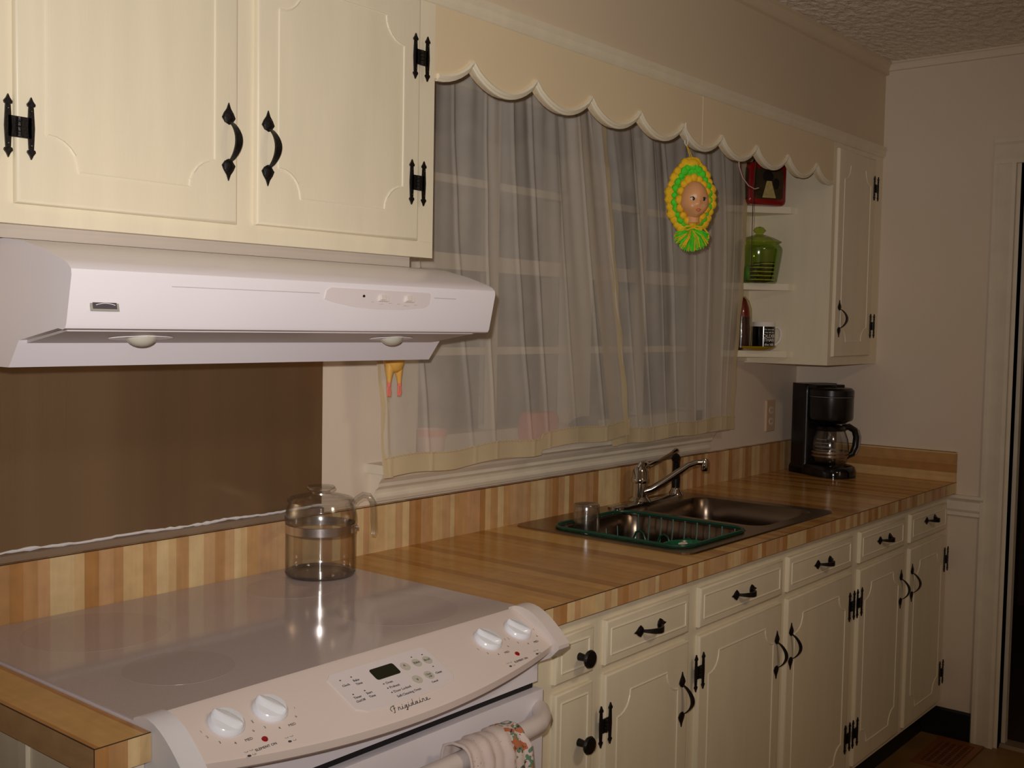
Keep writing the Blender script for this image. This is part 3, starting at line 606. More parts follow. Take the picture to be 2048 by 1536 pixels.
# maker's script, drawn as strokes
def stroke_word():
    L_ = {'F': [[(-.3, .15), (-.45, .5), (-.2, .75), (.3, .85), (1.0, .95)], [(.45, .85), (.30, .3), (.1, -.15), (-.15, -.1)], [(.1, .42), (.6, .5)]],
          'r': [[(0, 0), (.25, .45), (.35, .38), (.5, .42), (.45, .05), (.8, 0)]], 'i': [[(0, 0), (.28, .42), (.2, .05), (.6, 0)], [(.36, .62), (.40, .66)]],
          'g': [[(0, 0), (.2, .38), (.5, .40), (.2, .02), (.45, .1), (.55, .42), (.3, -.4), (.05, -.35), (.7, .0)]],
          'd': [[(0, 0), (.2, .36), (.5, .38), (.2, .0), (.5, .08), (.75, .95), (.52, .06), (.9, 0)]], 'a': [[(0, 0), (.2, .36), (.52, .38), (.2, 0), (.45, .06), (.56, .36), (.5, .05), (.9, 0)]],
          'e': [[(0, 0), (.4, .2), (.45, .4), (.22, .38), (.15, .1), (.45, -.02), (1.0, .08)]]}
    bm = B(); x = 0; h = .0125
    for ch, adv in zip('Frigidaire', (.95, .80, .62, .72, .62, .95, .92, .62, .80, .8)):
        for st in L_[ch]:
            tube(bm, [PM(.340 + (x + px + py * .35) * h * .78, -.6955, .0004) @ Vector((0, py * h, 0)) for px, py in st], .00055, 5)
        x += adv
    return bm
obj('brand_script', stroke_word(), 'grey_print', cp)
# oven door and handle
b = B(); box(b, .008, .756, -.640, -.626, .798, .832); obj('vent_strip', b, 'white_enamel', t)
b = B(); box(b, .012, .750, -.634, -.61, .782, .798); obj('door_gap', b, 'black_gap', t)
b = B(); box(b, .006, .758, -.652, -.627, .19, .786); od = obj('oven_door', b, 'white_enamel', t, bevel=.002)
b = B(); hp = []
for k in range(25):
    u = k / 24; x = .020 + .726 * u; e = min(u, 1 - u) / .09; e = min(1, e); hp.append((x, -.655 - .042 * math.sin(e * math.pi / 2) - .012 * math.sin(math.pi * u), .752))
tube(b, hp, .0165, 12, flat=1.0); obj('door_handle', b, 'bisque_white', od, True)
b = B(); box(b, .006, .758, -.648, -.627, .05, .18); obj('storage_drawer', b, 'white_enamel', t, bevel=.002)
# terry towel over the oven handle
m, N, L, bs = node_mat('towel_cloth'); bs.inputs['Roughness'].default_value = .9
tc = N.new('ShaderNodeTexCoord'); sx = N.new('ShaderNodeSeparateXYZ'); L.new(tc.outputs['Object'], sx.inputs[0])
def pick(scale, lo, seed, x0, x1):
    mp = N.new('ShaderNodeMapping'); mp.inputs['Location'].default_value = (seed, seed * 2, seed * 3); L.new(tc.outputs['Object'], mp.inputs[0])
    n = N.new('ShaderNodeTexNoise'); n.inputs['Scale'].default_value = scale; n.inputs['Detail'].default_value = 1; L.new(mp.outputs[0], n.inputs['Vector'])
    g = N.new('ShaderNodeMath'); g.operation = 'GREATER_THAN'; g.inputs[1].default_value = lo; L.new(n.outputs['Fac'], g.inputs[0])
    a = N.new('ShaderNodeMath'); a.operation = 'GREATER_THAN'; a.inputs[1].default_value = x0; L.new(sx.outputs[0], a.inputs[0])
    q = N.new('ShaderNodeMath'); q.operation = 'MULTIPLY'; L.new(g.outputs[0], q.inputs[0]); L.new(a.outputs[0], q.inputs[1]); return q.outputs[0]
prev = None
for fac, rgb in ((pick(420, .74, 1, -9, 9), (110, 100, 104)), (pick(75, .52, 2, .574, 9), (112, 150, 122)), (pick(60, .58, 5, .562, 9), (206, 124, 84)), (pick(150, .66, 9, .570, 9), (110, 34, 52))):
    mx = N.new('ShaderNodeMix'); mx.data_type = 'RGBA'; L.new(fac, mx.inputs[0]); mx.inputs[7].default_value = s2l(rgb) + (1,)
    if prev is None: mx.inputs[6].default_value = s2l((240, 222, 216)) + (1,)
    else: L.new(prev, mx.inputs[6])
    prev = mx.outputs[2]
L.new(prev, bs.inputs['Base Color'])
n2 = N.new('ShaderNodeTexNoise'); n2.inputs['Scale'].default_value = 420; bp_ = N.new('ShaderNodeBump'); bp_.inputs['Strength'].default_value = .6; bp_.inputs['Distance'].default_value = .002; L.new(n2.outputs['Fac'], bp_.inputs['Height']); L.new(bp_.outputs[0], bs.inputs['Normal'])
b = B(); path = [(-.678, .60), (-.682, .66), (-.686, .72)]
for k in range(9):
    a = R(180 - 180 * k / 8); path.append((-.7065 - .0205 * -math.cos(a) * 1.0 if False else -.7065 - .0205 * math.cos(math.pi - a) * -1, .752 + .0205 * math.sin(a)))
path = [(-.678, .60), (-.682, .66), (-.6855, .72)] + [(-.7065 + .0212 * math.cos(R(20 + 160 * k / 8)), .752 + .0212 * math.sin(R(20 + 160 * k / 8))) for k in range(9)] + [(-.7285, .71), (-.731, .65), (-.733, .58), (-.735, .50), (-.736, .44)]
nx = 44; G = []
for k, (y, z) in enumerate(path):
    row = []
    front_side = k > 8
    for i in range(nx + 1):
        s = i / nx; x = .466 + .138 * s + (.010 * (s - .5) * max(0, k - 10))
        fold = .0012 * math.sin(s * 17 + .25 * k) + .0009 * math.sin(s * 37 + 1 + .1 * k)
        w = 1.0 if 4 < k < 11 else 2.2
        row.append(b.verts.new((x, y - (fold + .0055) * w * (1 if k > 6 else -.6), z + (.0045 + fold) * (1 if 4 <= k <= 10 else 0))))
    G.append(row)
for k in range(len(path) - 1):
    for i in range(nx): b.faces.new((G[k][i], G[k][i + 1], G[k + 1][i + 1], G[k + 1][i]))
tw = tag(obj('dish_towel', b, 'towel_cloth', None, True), 'white terry dish towel with green and orange print on oven handle', 'towel')
sd = tw.modifiers.new('thick', 'SOLIDIFY'); sd.thickness = .004; sd.offset = 1

# ------------------------------------------------------------------ glass percolator on the cooktop
PC = Vector((.694, -.115, .9194))
t = thing('glass_percolator', 'clear glass coffee percolator with steel band on grey cooktop', 'coffee pot', PC)
b = B(); outer = [(0, 0), (.060, 0), (.068, .002), (.0712, .007), (.0715, .02), (.0715, .088), (.0715, .110), (.0735, .113), (.0735, .117), (.0725, .128), (.0695, .140), (.0655, .148), (.0640, .153)]
inner = [(.0615, .153), (.0630, .147), (.0670, .139), (.0700, .127), (.0705, .117), (.069, .110), (.069, .02), (.0685, .008), (.066, .0045), (0, .004)]
lathe(b, outer + inner, PC, 48); obj('glass_body', b, 'clear_glass', t, True)
b = B(); lathe(b, [(.0717, .090), (.0724, .0905), (.0724, .1075), (.0717, .108)], PC, 48, True); obj('steel_band', b, 'steel_band', t, True)
b = B(); lathe(b, [(.0635, .1535), (.068, .154), (.0685, .157), (.062, .161), (.045, .1655), (.026, .168), (.020, .170), (.0185, .1735), (.022, .176), (.0285, .1785), (.0295, .182), (.027, .1845), (.012, .1855), (0, .1855)], PC, 40); ld = obj('glass_lid', b, 'clear_glass', t, True)
b = B(); lathe(b, [(.055, 0), (.0690, .0015), (.0718, .006), (.0718, .009), (.0690, .0035), (.055, .002)], PC, 48, True); obj('base_ring', b, 'clear_glass', t, True)
hd = Vector((.70, -.714, 0)); b = B()
hp = [(.066, .148), (.074, .158), (.086, .166), (.098, .164), (.106, .152), (.1075, .135), (.108, .115), (.109, .095), (.107, .083)]
tube(b, [PC + hd * r + Vector((0, 0, z)) for r, z in hp], [.008, .008, .0085, .0085, .0085, .0085, .0085, .008, .006], 10, flat=.75); obj('handle', b, 'thick_glass', t, True)
b = B(); tube(b, [PC + hd * .0725 + Vector((0, 0, .099)), PC + hd * .0765 + Vector((0, 0, .099))], .004, 8); obj('band_screw', b, 'steel_band', t)

# ------------------------------------------------------------------ sink
t = thing('kitchen_sink', 'stainless steel double-bowl sink set in laminate counter', 'sink', (1.836, -.3, .74))
bowls = [(1.466, 1.812, -.525, -.140), (1.858, 2.205, -.525, -.140)]
b = B(); zt = .9178
def loopv(pts, z): return [b.verts.new((x, y, z)) for x, y in pts]
O = loopv(rrect(1.420, 2.252, -.563, -.036, .03), zt); I = [loopv(rrect(*q, .05), zt) for q in bowls]
eds = []
for lp in [O] + I:
    for i in range(len(lp)): eds.append(b.edges.new((lp[i], lp[(i + 1) % len(lp)])))
bmesh.ops.triangle_fill(b, use_beauty=True, use_dissolve=False, edges=eds)
lo = loopv(rrect(1.417, 2.255, -.566, -.033, .032), .9142)
for i in range(len(O)): b.faces.new((O[i], O[(i + 1) % len(O)], lo[(i + 1) % len(O)], lo[i]))
obj('rim', b, 'steel_rim', t)
for q in bowls:
    b = B(); x0, x1, y0, y1 = q
    L_ = loft(b, [[(x, y, z) for x, y in rrect(x0 + e, x1 - e, y0 + e, y1 - e, r)] for z, e, r in ((zt, 0, .05), (zt - .006, .004, .05), (.86, .007, .052), (.775, .012, .055), (.758, .020, .055), (.752, .036, .06))], False, True)
    bw = obj('bowl', b, 'steel_bowl', t, True)
    b = B(); lathe(b, [(0, .001), (.028, .001), (.040, .0045), (.044, .002)], ((x0 + x1) / 2, (y0 + y1) / 2, .752), 24); obj('strainer', b, 'chrome', bw, True)

FZ = .918
t = thing('kitchen_faucet', 'chrome single-lever kitchen faucet on sink ledge', 'faucet', (1.95, -.085, FZ))
b = B(); pr_ = rrect(1.80, 2.145, -.115, -.062, .024, 6); pi_ = rrect(1.812, 2.133, -.106, -.071, .017, 6)
loft(b, [[(x, y, FZ) for x, y in pr_], [(x, y, FZ + .006) for x, y in pr_], [(x, y, FZ + .011) for x, y in pi_]], True, True); obj('deck_plate', b, 'chrome', t, True)
b = B(); lathe(b, [(0, .008), (.034, .009), (.030, .016), (.0235, .022), (.0225, .062), (.0255, .064), (.0265, .070), (.0255, .076), (.0235, .080), (.0225, .098), (.016, .110), (0, .113)], (1.95, -.085, FZ), 28); obj('valve_body', b, 'chrome', t, True)
b = B(); tube(b, [(1.948, -.085, 1.015), (1.955, -.088, 1.031), (1.968, -.090, 1.034), (1.985, -.092, 1.030), (2.03, -.100, 1.040), (2.085, -.108, 1.058), (2.108, -.111, 1.067), (2.118, -.113, 1.066)], [.018, .017, .013, .008, .0055, .006, .0085, .005], 10, flat=.7); obj('lever', b, 'chrome', t, True)
b = B(); tube(b, [(1.950, -.098, .955), (1.962, -.118, .963), (1.985, -.145, .985), (2.012, -.174, 1.013), (2.035, -.198, 1.036), (2.050, -.214, 1.044), (2.066, -.230, 1.045)], [.0125, .0115, .0105, .0100, .0095, .0095, .009], 10); sp_ = obj('spout', b, 'chrome', t, True)
b = B(); lathe(b, [(0, .012), (.010, .012), (.0115, .008), (.0115, -.020), (.0095, -.024), (0, -.024)], (2.069, -.233, 1.043), 18); obj('aerator', b, 'chrome', sp_, True)
t = thing('sink_sprayer', 'black pull-out sprayer in chrome holder beside faucet', 'sprayer', (2.175, -.085, FZ))
SPX, SPY = 2.115, -.089
SPX, SPY = 2.172, -.075
b = B(); lathe(b, [(0, 0), (.024, 0), (.023, .006), (.015, .018), (.0135, .024), (0, .024)], (SPX, SPY, FZ), 22); obj('holder', b, 'chrome', t, True)
b = B(); tube(b, [(SPX, SPY, FZ + .020), (SPX, SPY, FZ + .05), (SPX - .001, SPY, FZ + .085), (SPX - .004, SPY - .002, FZ + .105), (SPX - .012, SPY - .006, FZ + .118), (SPX - .024, SPY - .011, FZ + .121), (SPX - .030, SPY - .013, FZ + .120)], [.0125, .0135, .0115, .0120, .0145, .0145, .010], 12); obj('spray_head', b, 'black_plastic', t, True)

# green coated wire dish rack in the left bowl
t = thing('dish_rack', 'dark green coated wire dish rack in left sink bowl', 'dish rack', (1.64, -.32, .80))
rim = rrect(1.452, 1.790, -.528, -.128, .05, 5); low = rrect(1.480, 1.782, -.498, -.150, .04, 5)
b = B(); tube(b, [(x, y, .9225) for x, y in rim], .0044, 8, True); obj('top_rim', b, 'green_rubber', t, True)
b = B(); tube(b, [(x, y, .832) for x, y in low], .0035, 7, True); obj('bottom_rim', b, 'green_rubber', t, True)
def rackwire(p): 
    b = B(); tube(b, p, .0026, 6); obj('wire', b, 'green_rubber', t, True)
for i in range(9):
    y = -.185 - .0375 * i
    rackwire([(1.790, y, .920), (1.782, y, .832), (1.70, y, .830), (1.58, y, .830), (1.492, y, .832), (1.484, y, .885), (1.452, y, .920)])
for i in range(5):
    x = 1.525 + .055 * i
    rackwire([(x, -.128, .920), (x, -.144, .885), (x, -.150, .8325), (x, -.30, .8335), (x, -.498, .8325), (x, -.508, .885), (x, -.528, .920)])
for y in (-.222, -.30, -.375, -.45):
    rackwire([(1.740, y - .018, .834), (1.740, y - .02, .860), (1.740, y - .012, .878), (1.740, y, .884), (1.740, y + .012, .878), (1.740, y + .02, .860), (1.740, y + .018, .834)])
# tumbler upside down in the rack
TC = Vector((1.528, -.193, .8366))
b = B(); lathe(b, [(.0365, 0), (.0340, .124), (.0335, .140), (.0320, .1425), (0, .1425), (0, .137), (.0300, .136), (.0318, .124), (.0348, 0)], TC, 28, True)
tag(obj('glass_tumbler', b, 'thick_glass', None, True), 'clear drinking glass upside down in green dish rack', 'glass')
b = B(); DC = Vector((1.615, -.435, .8365))
loft(b, [[(DC.x + rx_ * math.cos(a), DC.y + ry * math.sin(a), DC.z + z) for a in [i * math.pi / 16 for i in range(32)]] for z, rx_, ry in ((0, .046, .030), (.006, .052, .036), (.046, .064, .046), (.056, .070, .050), (.0585, .070, .050), (.057, .066, .046), (.040, .056, .040))], True, True)
tag(obj('soap_dish', b, 'green_plastic', None, True), 'bright green plastic oval soap dish inside dish rack', 'soap dish')
b = B(); loft(b, [[(DC.x - .005 + e * (x - .0), DC.y + e * y, DC.z + z) for x, y in rrect(-.017, .017, -.010, .010, .009)] for z, e in ((.0402, .9), (.046, 1), (.056, 1), (.062, .8))], True, True)
tag(obj('soap_bar', b, 'soap_white', None, True), 'small piece of white soap lying in green dish', 'soap')

# ------------------------------------------------------------------ coffee maker in the corner
CM = T((3.012, -.058, ZT)) @ Matrix.Rotation(R(-27.7), 4, 'Z')
t = thing('coffee_maker', 'black drip coffee maker in counter corner by end wall', 'coffee maker', (3.0, -.17, ZT))
def cm(name, b, m, par=None, **k): xf(b, CM); return obj(name, b, m, par or t, **k)
b = B(); loft(b, [[(x, y, z) for x, y in rrect(0, .150, -.090 - e, 0, .014)] for z, e in ((0, 0), (.30, 0), (.325, -.0), (.332, -.008))], True, True); cm('water_tower', b, 'black_plastic', smooth=True)
b = B(); pb = [(0, 0), (.15, 0), (.15, -.17), (.142, -.205), (.115, -.232), (.075, -.240), (.035, -.232), (.008, -.205), (0, -.17)]
loft(b, [[(x * s + .075 * (1 - s), y * s - .1 * (1 - s), z) for x, y in pb] for z, s in ((0, 1.0), (.022, 1.0), (.036, .95), (.042, .86))], True, True); bs_ = cm('base', b, 'black_gloss', smooth=True)
for i in range(3):
    b = B(); ball(b, (.104 + .013 * i, -.2285 + .009 * i, .020), .005, 10, 6, (.8, .4, 1.8)); cm('button', b, 'grey_plastic', bs_, smooth=True)
b = B(); ball(b, (.045, -.233, .019), .005, 10, 6, (.8, .4, 1.6)); cm('switch_lens', b, 'grey_plastic', bs_, smooth=True)
HC = (.075, -.138)
b = B(); lathe(b, [(0, .192), (.050, .192), (.060, .200), (.074, .206), (.077, .215), (.077, .286), (.074, .288), (.074, .290), (.078, .292), (.078, .312), (.070, .320), (0, .322)], (HC[0], HC[1], 0), 36); hd_ = cm('brew_basket', b, 'black_plastic', smooth=True)
b = B(); lathe(b, [(.0742, .2875), (.0785, .2878), (.0785, .2892), (.0742, .2895)], (HC[0], HC[1], 0), 36, True); cm('trim_ring', b, 'grey_plastic', hd_, smooth=True)
b = B(); box(b, .01, .14, -.13, -.02, .316, .330); ball(b, (.075, -.150, .322), .009, 10, 6, (1.4, 1, .8)); cm('lid', b, 'black_plastic', hd_, bevel=.004)
b = B(); ball(b, (.075 + .076, -.135, .245), .012, 10, 8, (.6, 1.2, 2.2)); cm('basket_grip', b, 'black_plastic', hd_, smooth=True)
b = B(); lathe(b, [(0, .044), (.048, .044), (.058, .052), (.064, .075), (.066, .105), (.062, .135), (.054, .158), (.050, .166), (.0485, .166), (.052, .157), (.060, .135), (.064, .105), (.062, .075), (.056, .054), (0, .047)], (HC[0], HC[1], 0), 36); cf = cm('carafe', b, 'clear_glass', smooth=True)
b = B(); lathe(b, [(.0645, .071), (.0652, .071), (.0657, .078), (.0650, .078)], (HC[0], HC[1], 0), 36, True); lathe(b, [(.0662, .084), (.0668, .084), (.0670, .091), (.0664, .091)], (HC[0], HC[1], 0), 36, True); cm('carafe_band', b, 'coffee_band', cf, smooth=True)
b = B(); lathe(b, [(0, .166), (.053, .166), (.055, .172), (.050, .180), (.030, .186), (0, .187)], (HC[0], HC[1], 0), 30); cm('carafe_lid', b, 'black_plastic', cf, smooth=True)
b = B(); h2 = [(.048, .176), (.072, .178), (.095, .165), (.103, .140), (.100, .105), (.088, .078), (.066, .070)]
ca, sa = math.cos(R(-12)), math.sin(R(-12))
tube(b, [(HC[0] + r * ca, HC[1] + r * sa, z) for r, z in h2], [.010, .012, .012, .012, .012, .011, .010], 10); cm('carafe_handle', b, 'black_plastic', cf, smooth=True)
b = B(); tube(b, [(HC[0] + (r + .009) * ca, HC[1] + (r + .009) * sa - .003, z) for r, z in h2[2:6]], .007, 8); cm('handle_inlay', b, 'grey_plastic', cf, smooth=True)
b = B()
for i in range(4): lathe(b, [(.0655 - .002 * abs(i - 1), .095 + .013 * i), (.0660 - .002 * abs(i - 1), .095 + .013 * i), (.0660 - .002 * abs(i - 1), .097 + .013 * i), (.0655 - .002 * abs(i - 1), .097 + .013 * i)], (HC[0], HC[1], 0), 36, True)
bmesh.ops.delete(b, geom=[f for f in b.faces if not (f.calc_center_median().x < .030 and f.calc_center_median().y < -.14)], context='FACES'); cm('cup_marks', b, 'grey_plastic', cf)

# wall outlet
b = B(); loft(b, [[(x, y, z) for x, z in rrect(2.921 + e, 2.994 - e, 1.062 + e, 1.180 - e, .004)] for y, e in ((-.0005, 0), (-.005, .001), (-.007, .004))], True, True)
t = tag(obj('wall_outlet', b, 'outlet_plastic', None), 'tan duplex wall outlet plate left of coffee maker', 'outlet')
for z in (1.100, 1.142):
    b = B(); lathe(b, [(0, 0), (.0165, 0), (.0165, .002), (0, .002)], (0, 0, 0), 20); xf(b, T((2.9575, -.0065, z)) @ Matrix.Rotation(R(90), 4, 'X') @ Matrix.Diagonal((1, .85, 1, 1))); f = obj('receptacle', b, 'outlet_face', t)
    b = B(); box(b, 2.9505, 2.9525, -.0090, -.0084, z - .004, z + .006); box(b, 2.9625, 2.9645, -.0090, -.0084, z - .004, z + .006); obj('slot', b, 'black_gap', f)

# ------------------------------------------------------------------ crocheted doll-face ornament under the valance
DM = T((1.766, -.338, 1.790)) @ Matrix.Rotation(R(-38), 4, 'Z')
b = B(); tube(b, [(1.7675, -.3175, 1.985), (1.7675, -.3195, 1.955), (1.7685, -.3215, 1.948), (1.773, -.3225, 1.940), (1.7715, -.3225, 1.929), (1.764, -.3225, 1.925), (1.757, -.3225, 1.930), (1.757, -.3225, 1.937)], .0020, 7)
tag(obj('cup_hook', b, 'rod_white', None, True), 'white cup hook screwed into valance holding doll ornament', 'hook')
t = thing('doll_ornament', 'crocheted yellow and green ornament with doll face hanging from valance', 'ornament', (1.766, -.338, 1.65))
def dl(name, b, m, par=None, **k): xf(b, DM); return obj(name, b, m, par or t, True, **k)
def egg(a, w, h):   # narrow towards the top
    z = h * math.sin(a); return (w * math.cos(a) * (1 - .30 * max(0, math.sin(a)) ** 1.5), z)
b = B(); L2 = []
for y, s in ((.010, .80), (.004, .95), (-.006, .95), (-.014, .80)): L2.append([(egg(a, .056 * s, .088 * s)[0], y, egg(a, .056 * s, .088 * s)[1]) for a in [i * math.pi / 18 for i in range(36)]])
loft(b, L2, True, True); pad = dl('crochet_backing', b, 'yarn_green')
def puffs(w, h, n, r, y, jit, off=0):
    bm = B()
    for i in range(n):
        a = 2 * math.pi * (i + off) / n; x, z = egg(a, w, h); ball(bm, (x, y, z), r * (1 + jit * math.sin(i * 2.3)), 9, 6, (1, .8, 1))
    return bm
dl('outer_crochet_edge', puffs(.0590, .091, 29, .0140, -.002, .15), 'yarn_yellow')
dl('green_crochet_round', puffs(.049, .079, 27, .0100, -.012, .15, .5), 'yarn_green')
b = B()
for i in range(16):
    a = 2 * math.pi * i / 16; ball(b, (.0385 * math.cos(a), -.022, -.012 + .058 * math.sin(a)), .0115 * (1 + .1 * math.sin(i * 1.7)), 9, 6, (1, .85, 1))
dl('inner_crochet_ruffle', b, 'yarn_yellow')
b = B(); ball(b, (0, -.008, .083), .019, 12, 8, (1.1, .7, .8)); dl('peak', b, 'yarn_yellow')
HS = T((0, -.012, -.012)) @ Matrix.Scale(1.24, 4) @ T((0, .012, .012))
def dh(name, b, m, par=None): xf(b, DM @ HS); return obj(name, b, m, par, True)
# head: one deformed sphere with brow, cheeks, nose and chin
b = B(); bmesh.ops.create_uvsphere(b, u_segments=32, v_segments=24, radius=1)
for v in b.verts:
    x, y, z = v.co; s = 1 + (-.10 * max(0, -z) if z < -.4 else 0)
    px, py, pz = x * .0295 * (1 + .10 * math.exp(-((z + .35) / .35) ** 2)) * s, y * .026, z * .039
    if y < 0:
        def bump(cx, cz, w, d): return -d * math.exp(-(((px - cx) / w) ** 2 + ((pz - cz) / w) ** 2))
        py += bump(0, -.010, .0055, .0075) + bump(-.0150, -.019, .010, .0065) + bump(.0150, -.019, .010, .0065) + bump(0, -.033, .008, .004) + bump(0, .018, .018, .003) - bump(-.0115, -.001, .006, .003) - bump(.0115, -.001, .006, .003)
    v.co = (px, py - .026, pz - .012)
hd3 = dh('doll_head', b, 'doll_skin', t)
def fy(x, z):   # depth of the face surface
    q = 1 - (x / .029) ** 2 - ((z + .012) / .043) ** 2; return -.026 - .026 * math.sqrt(max(q, .02))
b = B(); tube(b, [(0, -.020, -.045), (0, -.022, -.062)], .014, 12); dh('neck', b, 'doll_skin', hd3)
for s in (-1, 1):
    ex, ez = s * .0115, -.0125
    b = B(); ball(b, (ex, fy(ex, ez) + .0030, ez), .0066, 12, 8, (1, .55, .62)); e_ = dh('eye', b, 'doll_eye', hd3)
    b = B(); ball(b, (ex + .0006, fy(ex, ez) + .0008, ez), .0042, 10, 7, (.85, .5, .95)); dh('iris', b, 'doll_dark', hd3)
    b = B(); tube(b, [(ex - .0065, fy(ex - s * .0, ez) + .0022, ez + .0022), (ex, fy(ex, ez + .004) + .0006, ez + .0046), (ex + .0065, fy(ex, ez) + .0022, ez + .0022)], .0007, 5); dh('lash_line', b, 'doll_dark', hd3)
    b = B(); tube(b, [(ex - .006, fy(ex - .006, ez + .013) - .0004, ez + .0125), (ex, fy(ex, ez + .015) - .0006, ez + .0148), (ex + .006, fy(ex + .006, ez + .013) - .0004, ez + .0125)], .0006, 5); dh('eyebrow', b, 'doll_brow', hd3)
b = B(); tube(b, [(-.0055, fy(0, -.034) - .0012, -.0350), (-.002, fy(0, -.034) - .0032, -.0332), (0, fy(0, -.034) - .0030, -.0340), (.002, fy(0, -.034) - .0032, -.0332), (.0055, fy(0, -.034) - .0012, -.0350)], .0011, 6); tube(b, [(-.004, fy(0, -.037) - .002, -.0365), (0, fy(0, -.037) - .0034, -.0385), (.004, fy(0, -.037) - .002, -.0365)], .0012, 6); dh('mouth', b, 'doll_lip', hd3)
# bow and tassel fan
rnd = random.Random(5); bg, by = B(), B()
for i in range(230):
    a = rnd.uniform(-80, 80); ln = .058 * (.80 + .2 * math.cos(R(a))) * rnd.uniform(.86, 1.04); dy = rnd.uniform(-.024, .010)
    e = Vector((math.sin(R(a)) * ln, -.010 + dy, -.090 - math.cos(R(a)) * ln * .95)); mid = Vector((e.x * .55, -.012 + dy * .9 - .006, -.090 + (e.z + .090) * .48))
    tube(bg if rnd.random() < .68 else by, [(0, -.012, -.086), mid, e], [.0016, .0019, .0015], 4)
o = dl('tassel_strands', bg, 'yarn_green'); o['kind'] = 'stuff'; o = dl('tassel_strands', by, 'yarn_yellow'); o['kind'] = 'stuff'
b = B()
for s, w in ((-1, .036), (1, .044)):
    tube(b, [(0, -.026, -.080), (s * w * .6, -.028, -.082), (s * w, -.026, -.100), (s * w * 1.02, -.024, -.112), (s * w * .86, -.024, -.110), (s * w * .5, -.028, -.092), (0, -.028, -.084)], .0024, 6)
dl('yarn_bow', b, 'yarn_yellow')
b = B(); k0 = DM.inverted() @ Vector((1.7655, -.3225, 1.9275))
tube(b, [(-.003, -.008, .094), (k0.x - .001, k0.y, k0.z), (k0.x + .001, k0.y, k0.z), (.003, -.008, .094)], .0009, 5); dl('hanging_loop', b, 'yarn_yellow')

# ------------------------------------------------------------------ things on the corner shelves
TM = T((2.648, -.094, 1.8605)) @ Matrix.Rotation(R(-30), 4, 'Z') @ Matrix.Diagonal((1.16, 1.12, 1.08, 1))
t = thing('lunch_tin', 'red lidded tin box with picture on top corner shelf', 'tin', (2.650, -.088, 1.8605))
t.location = (2.648, -.094, 1.8605)
def tn(name, b, m, par=None, **k): xf(b, TM); return obj(name, b, m, par or t, **k)
def tinp(e): return [(x, z) for x, z in rrect(-.062 + e, .062 - e, .0 + e, .132 - e, .016, 5)]
b = B(); loft(b, [[(x * (1 + .03 * math.sin(math.pi * z / .132)), y, z) for x, z in tinp(e)] for y, e in ((-.040, .004), (-.036, 0), (.036, 0), (.040, .004))], True, True); tb = tn('tin_body', b, 'tin_red', smooth=True)
b = B(); loft(b, [[(x, y, z) for x, z in rrect(-.046, .050, .018, .112, .010, 4)] for y in (-.0400, -.0412)], True, True); pc = tn('front_picture', b, 'tin_picture')
b = B(); prism(b, [(-.020, .022), (.026, .022), (.014, .060), (.010, .074), (-.006, .074), (-.010, .058)], -.0422, -.0410, 1); tn('pale_gown', b, 'tin_dress', pc)
b = B(); ball(b, (-.002, -.0412, .088), .019, 14, 9, (1, .06, 1)); ball(b, (.026, -.0412, .066), .012, 12, 8, (.9, .06, 1.5)); tn('dark_heads', b, 'tin_dark', pc)
b = B(); loft(b, [[(x_, y, z) for y, z in rrect(-.030, .030, .014, .114, .012, 4)] for x_ in (-.0622, -.0652)], True, True); tn('side_picture', b, 'tin_side', tb)
b = B(); tube(b, [(-.032, 0, .130), (-.022, 0, .146), (0, 0, .152), (.022, 0, .146), (.032, 0, .130)], .0032, 7); tn('carry_handle', b, 'black_plastic', smooth=True)

JC = Vector((2.652, -.092, 1.5985))
t = thing('glass_jar', 'green lidded glass cookie jar on middle corner shelf', 'jar', JC)
JS = 1.10
b = B(); lathe(b, [(r * 1.12, z) for r, z in [(0, .0), (.050, 0), (.056, .006), (.062, .045), (.068, .090), (.0705, .112), (.069, .122), (.062, .130), (.060, .136), (.058, .136), (.060, .129), (.067, .121), (.0685, .112), (.066, .090), (.060, .045), (.054, .007), (0, .004)]], JC, 24); obj('jar_body', b, 'green_glass', t, True)
b = B(); lathe(b, [(r * 1.12, z) for r, z in [(.060, .1365), (.066, .138), (.0665, .142), (.045, .154), (.022, .163), (.011, .167), (.011, .170), (.020, .180), (.012, .190), (0, .194)]], JC, 16); obj('jar_lid', b, 'green_glass', t)
ck = None
def cookie_mesh():
    a = B(); lathe(a, [(0, 0), (.0205, 0), (.0215, .0015), (.0215, .0035), (.0205, .0045), (0, .0045)], (0, 0, 0), 20); xf(a, Matrix.Diagonal((1.12, 1.12, 1, 1))); w = mesh_of(a, 'wafer', 'cookie', True)
    a = B(); lathe(a, [(0, 0), (.0222, 0), (.0228, .0018), (.0222, .0036), (0, .0036)], (0, 0, 0), 20); xf(a, Matrix.Diagonal((1.12, 1.12, 1, 1))); return w, mesh_of(a, 'cream', 'cookie_cream', True)
CW, CC = cookie_mesh(); rdir = Vector((.63, -.77, 0)); fdir = Vector((-.77, -.63, 0))
stacks = (('right', JC + rdir * .026 + fdir * .018), ('middle', JC + rdir * -.010 + fdir * .030), ('rear', JC + rdir * .012 + fdir * -.024))
lvl = ['bottom', 'second', 'third', 'fourth', 'top']
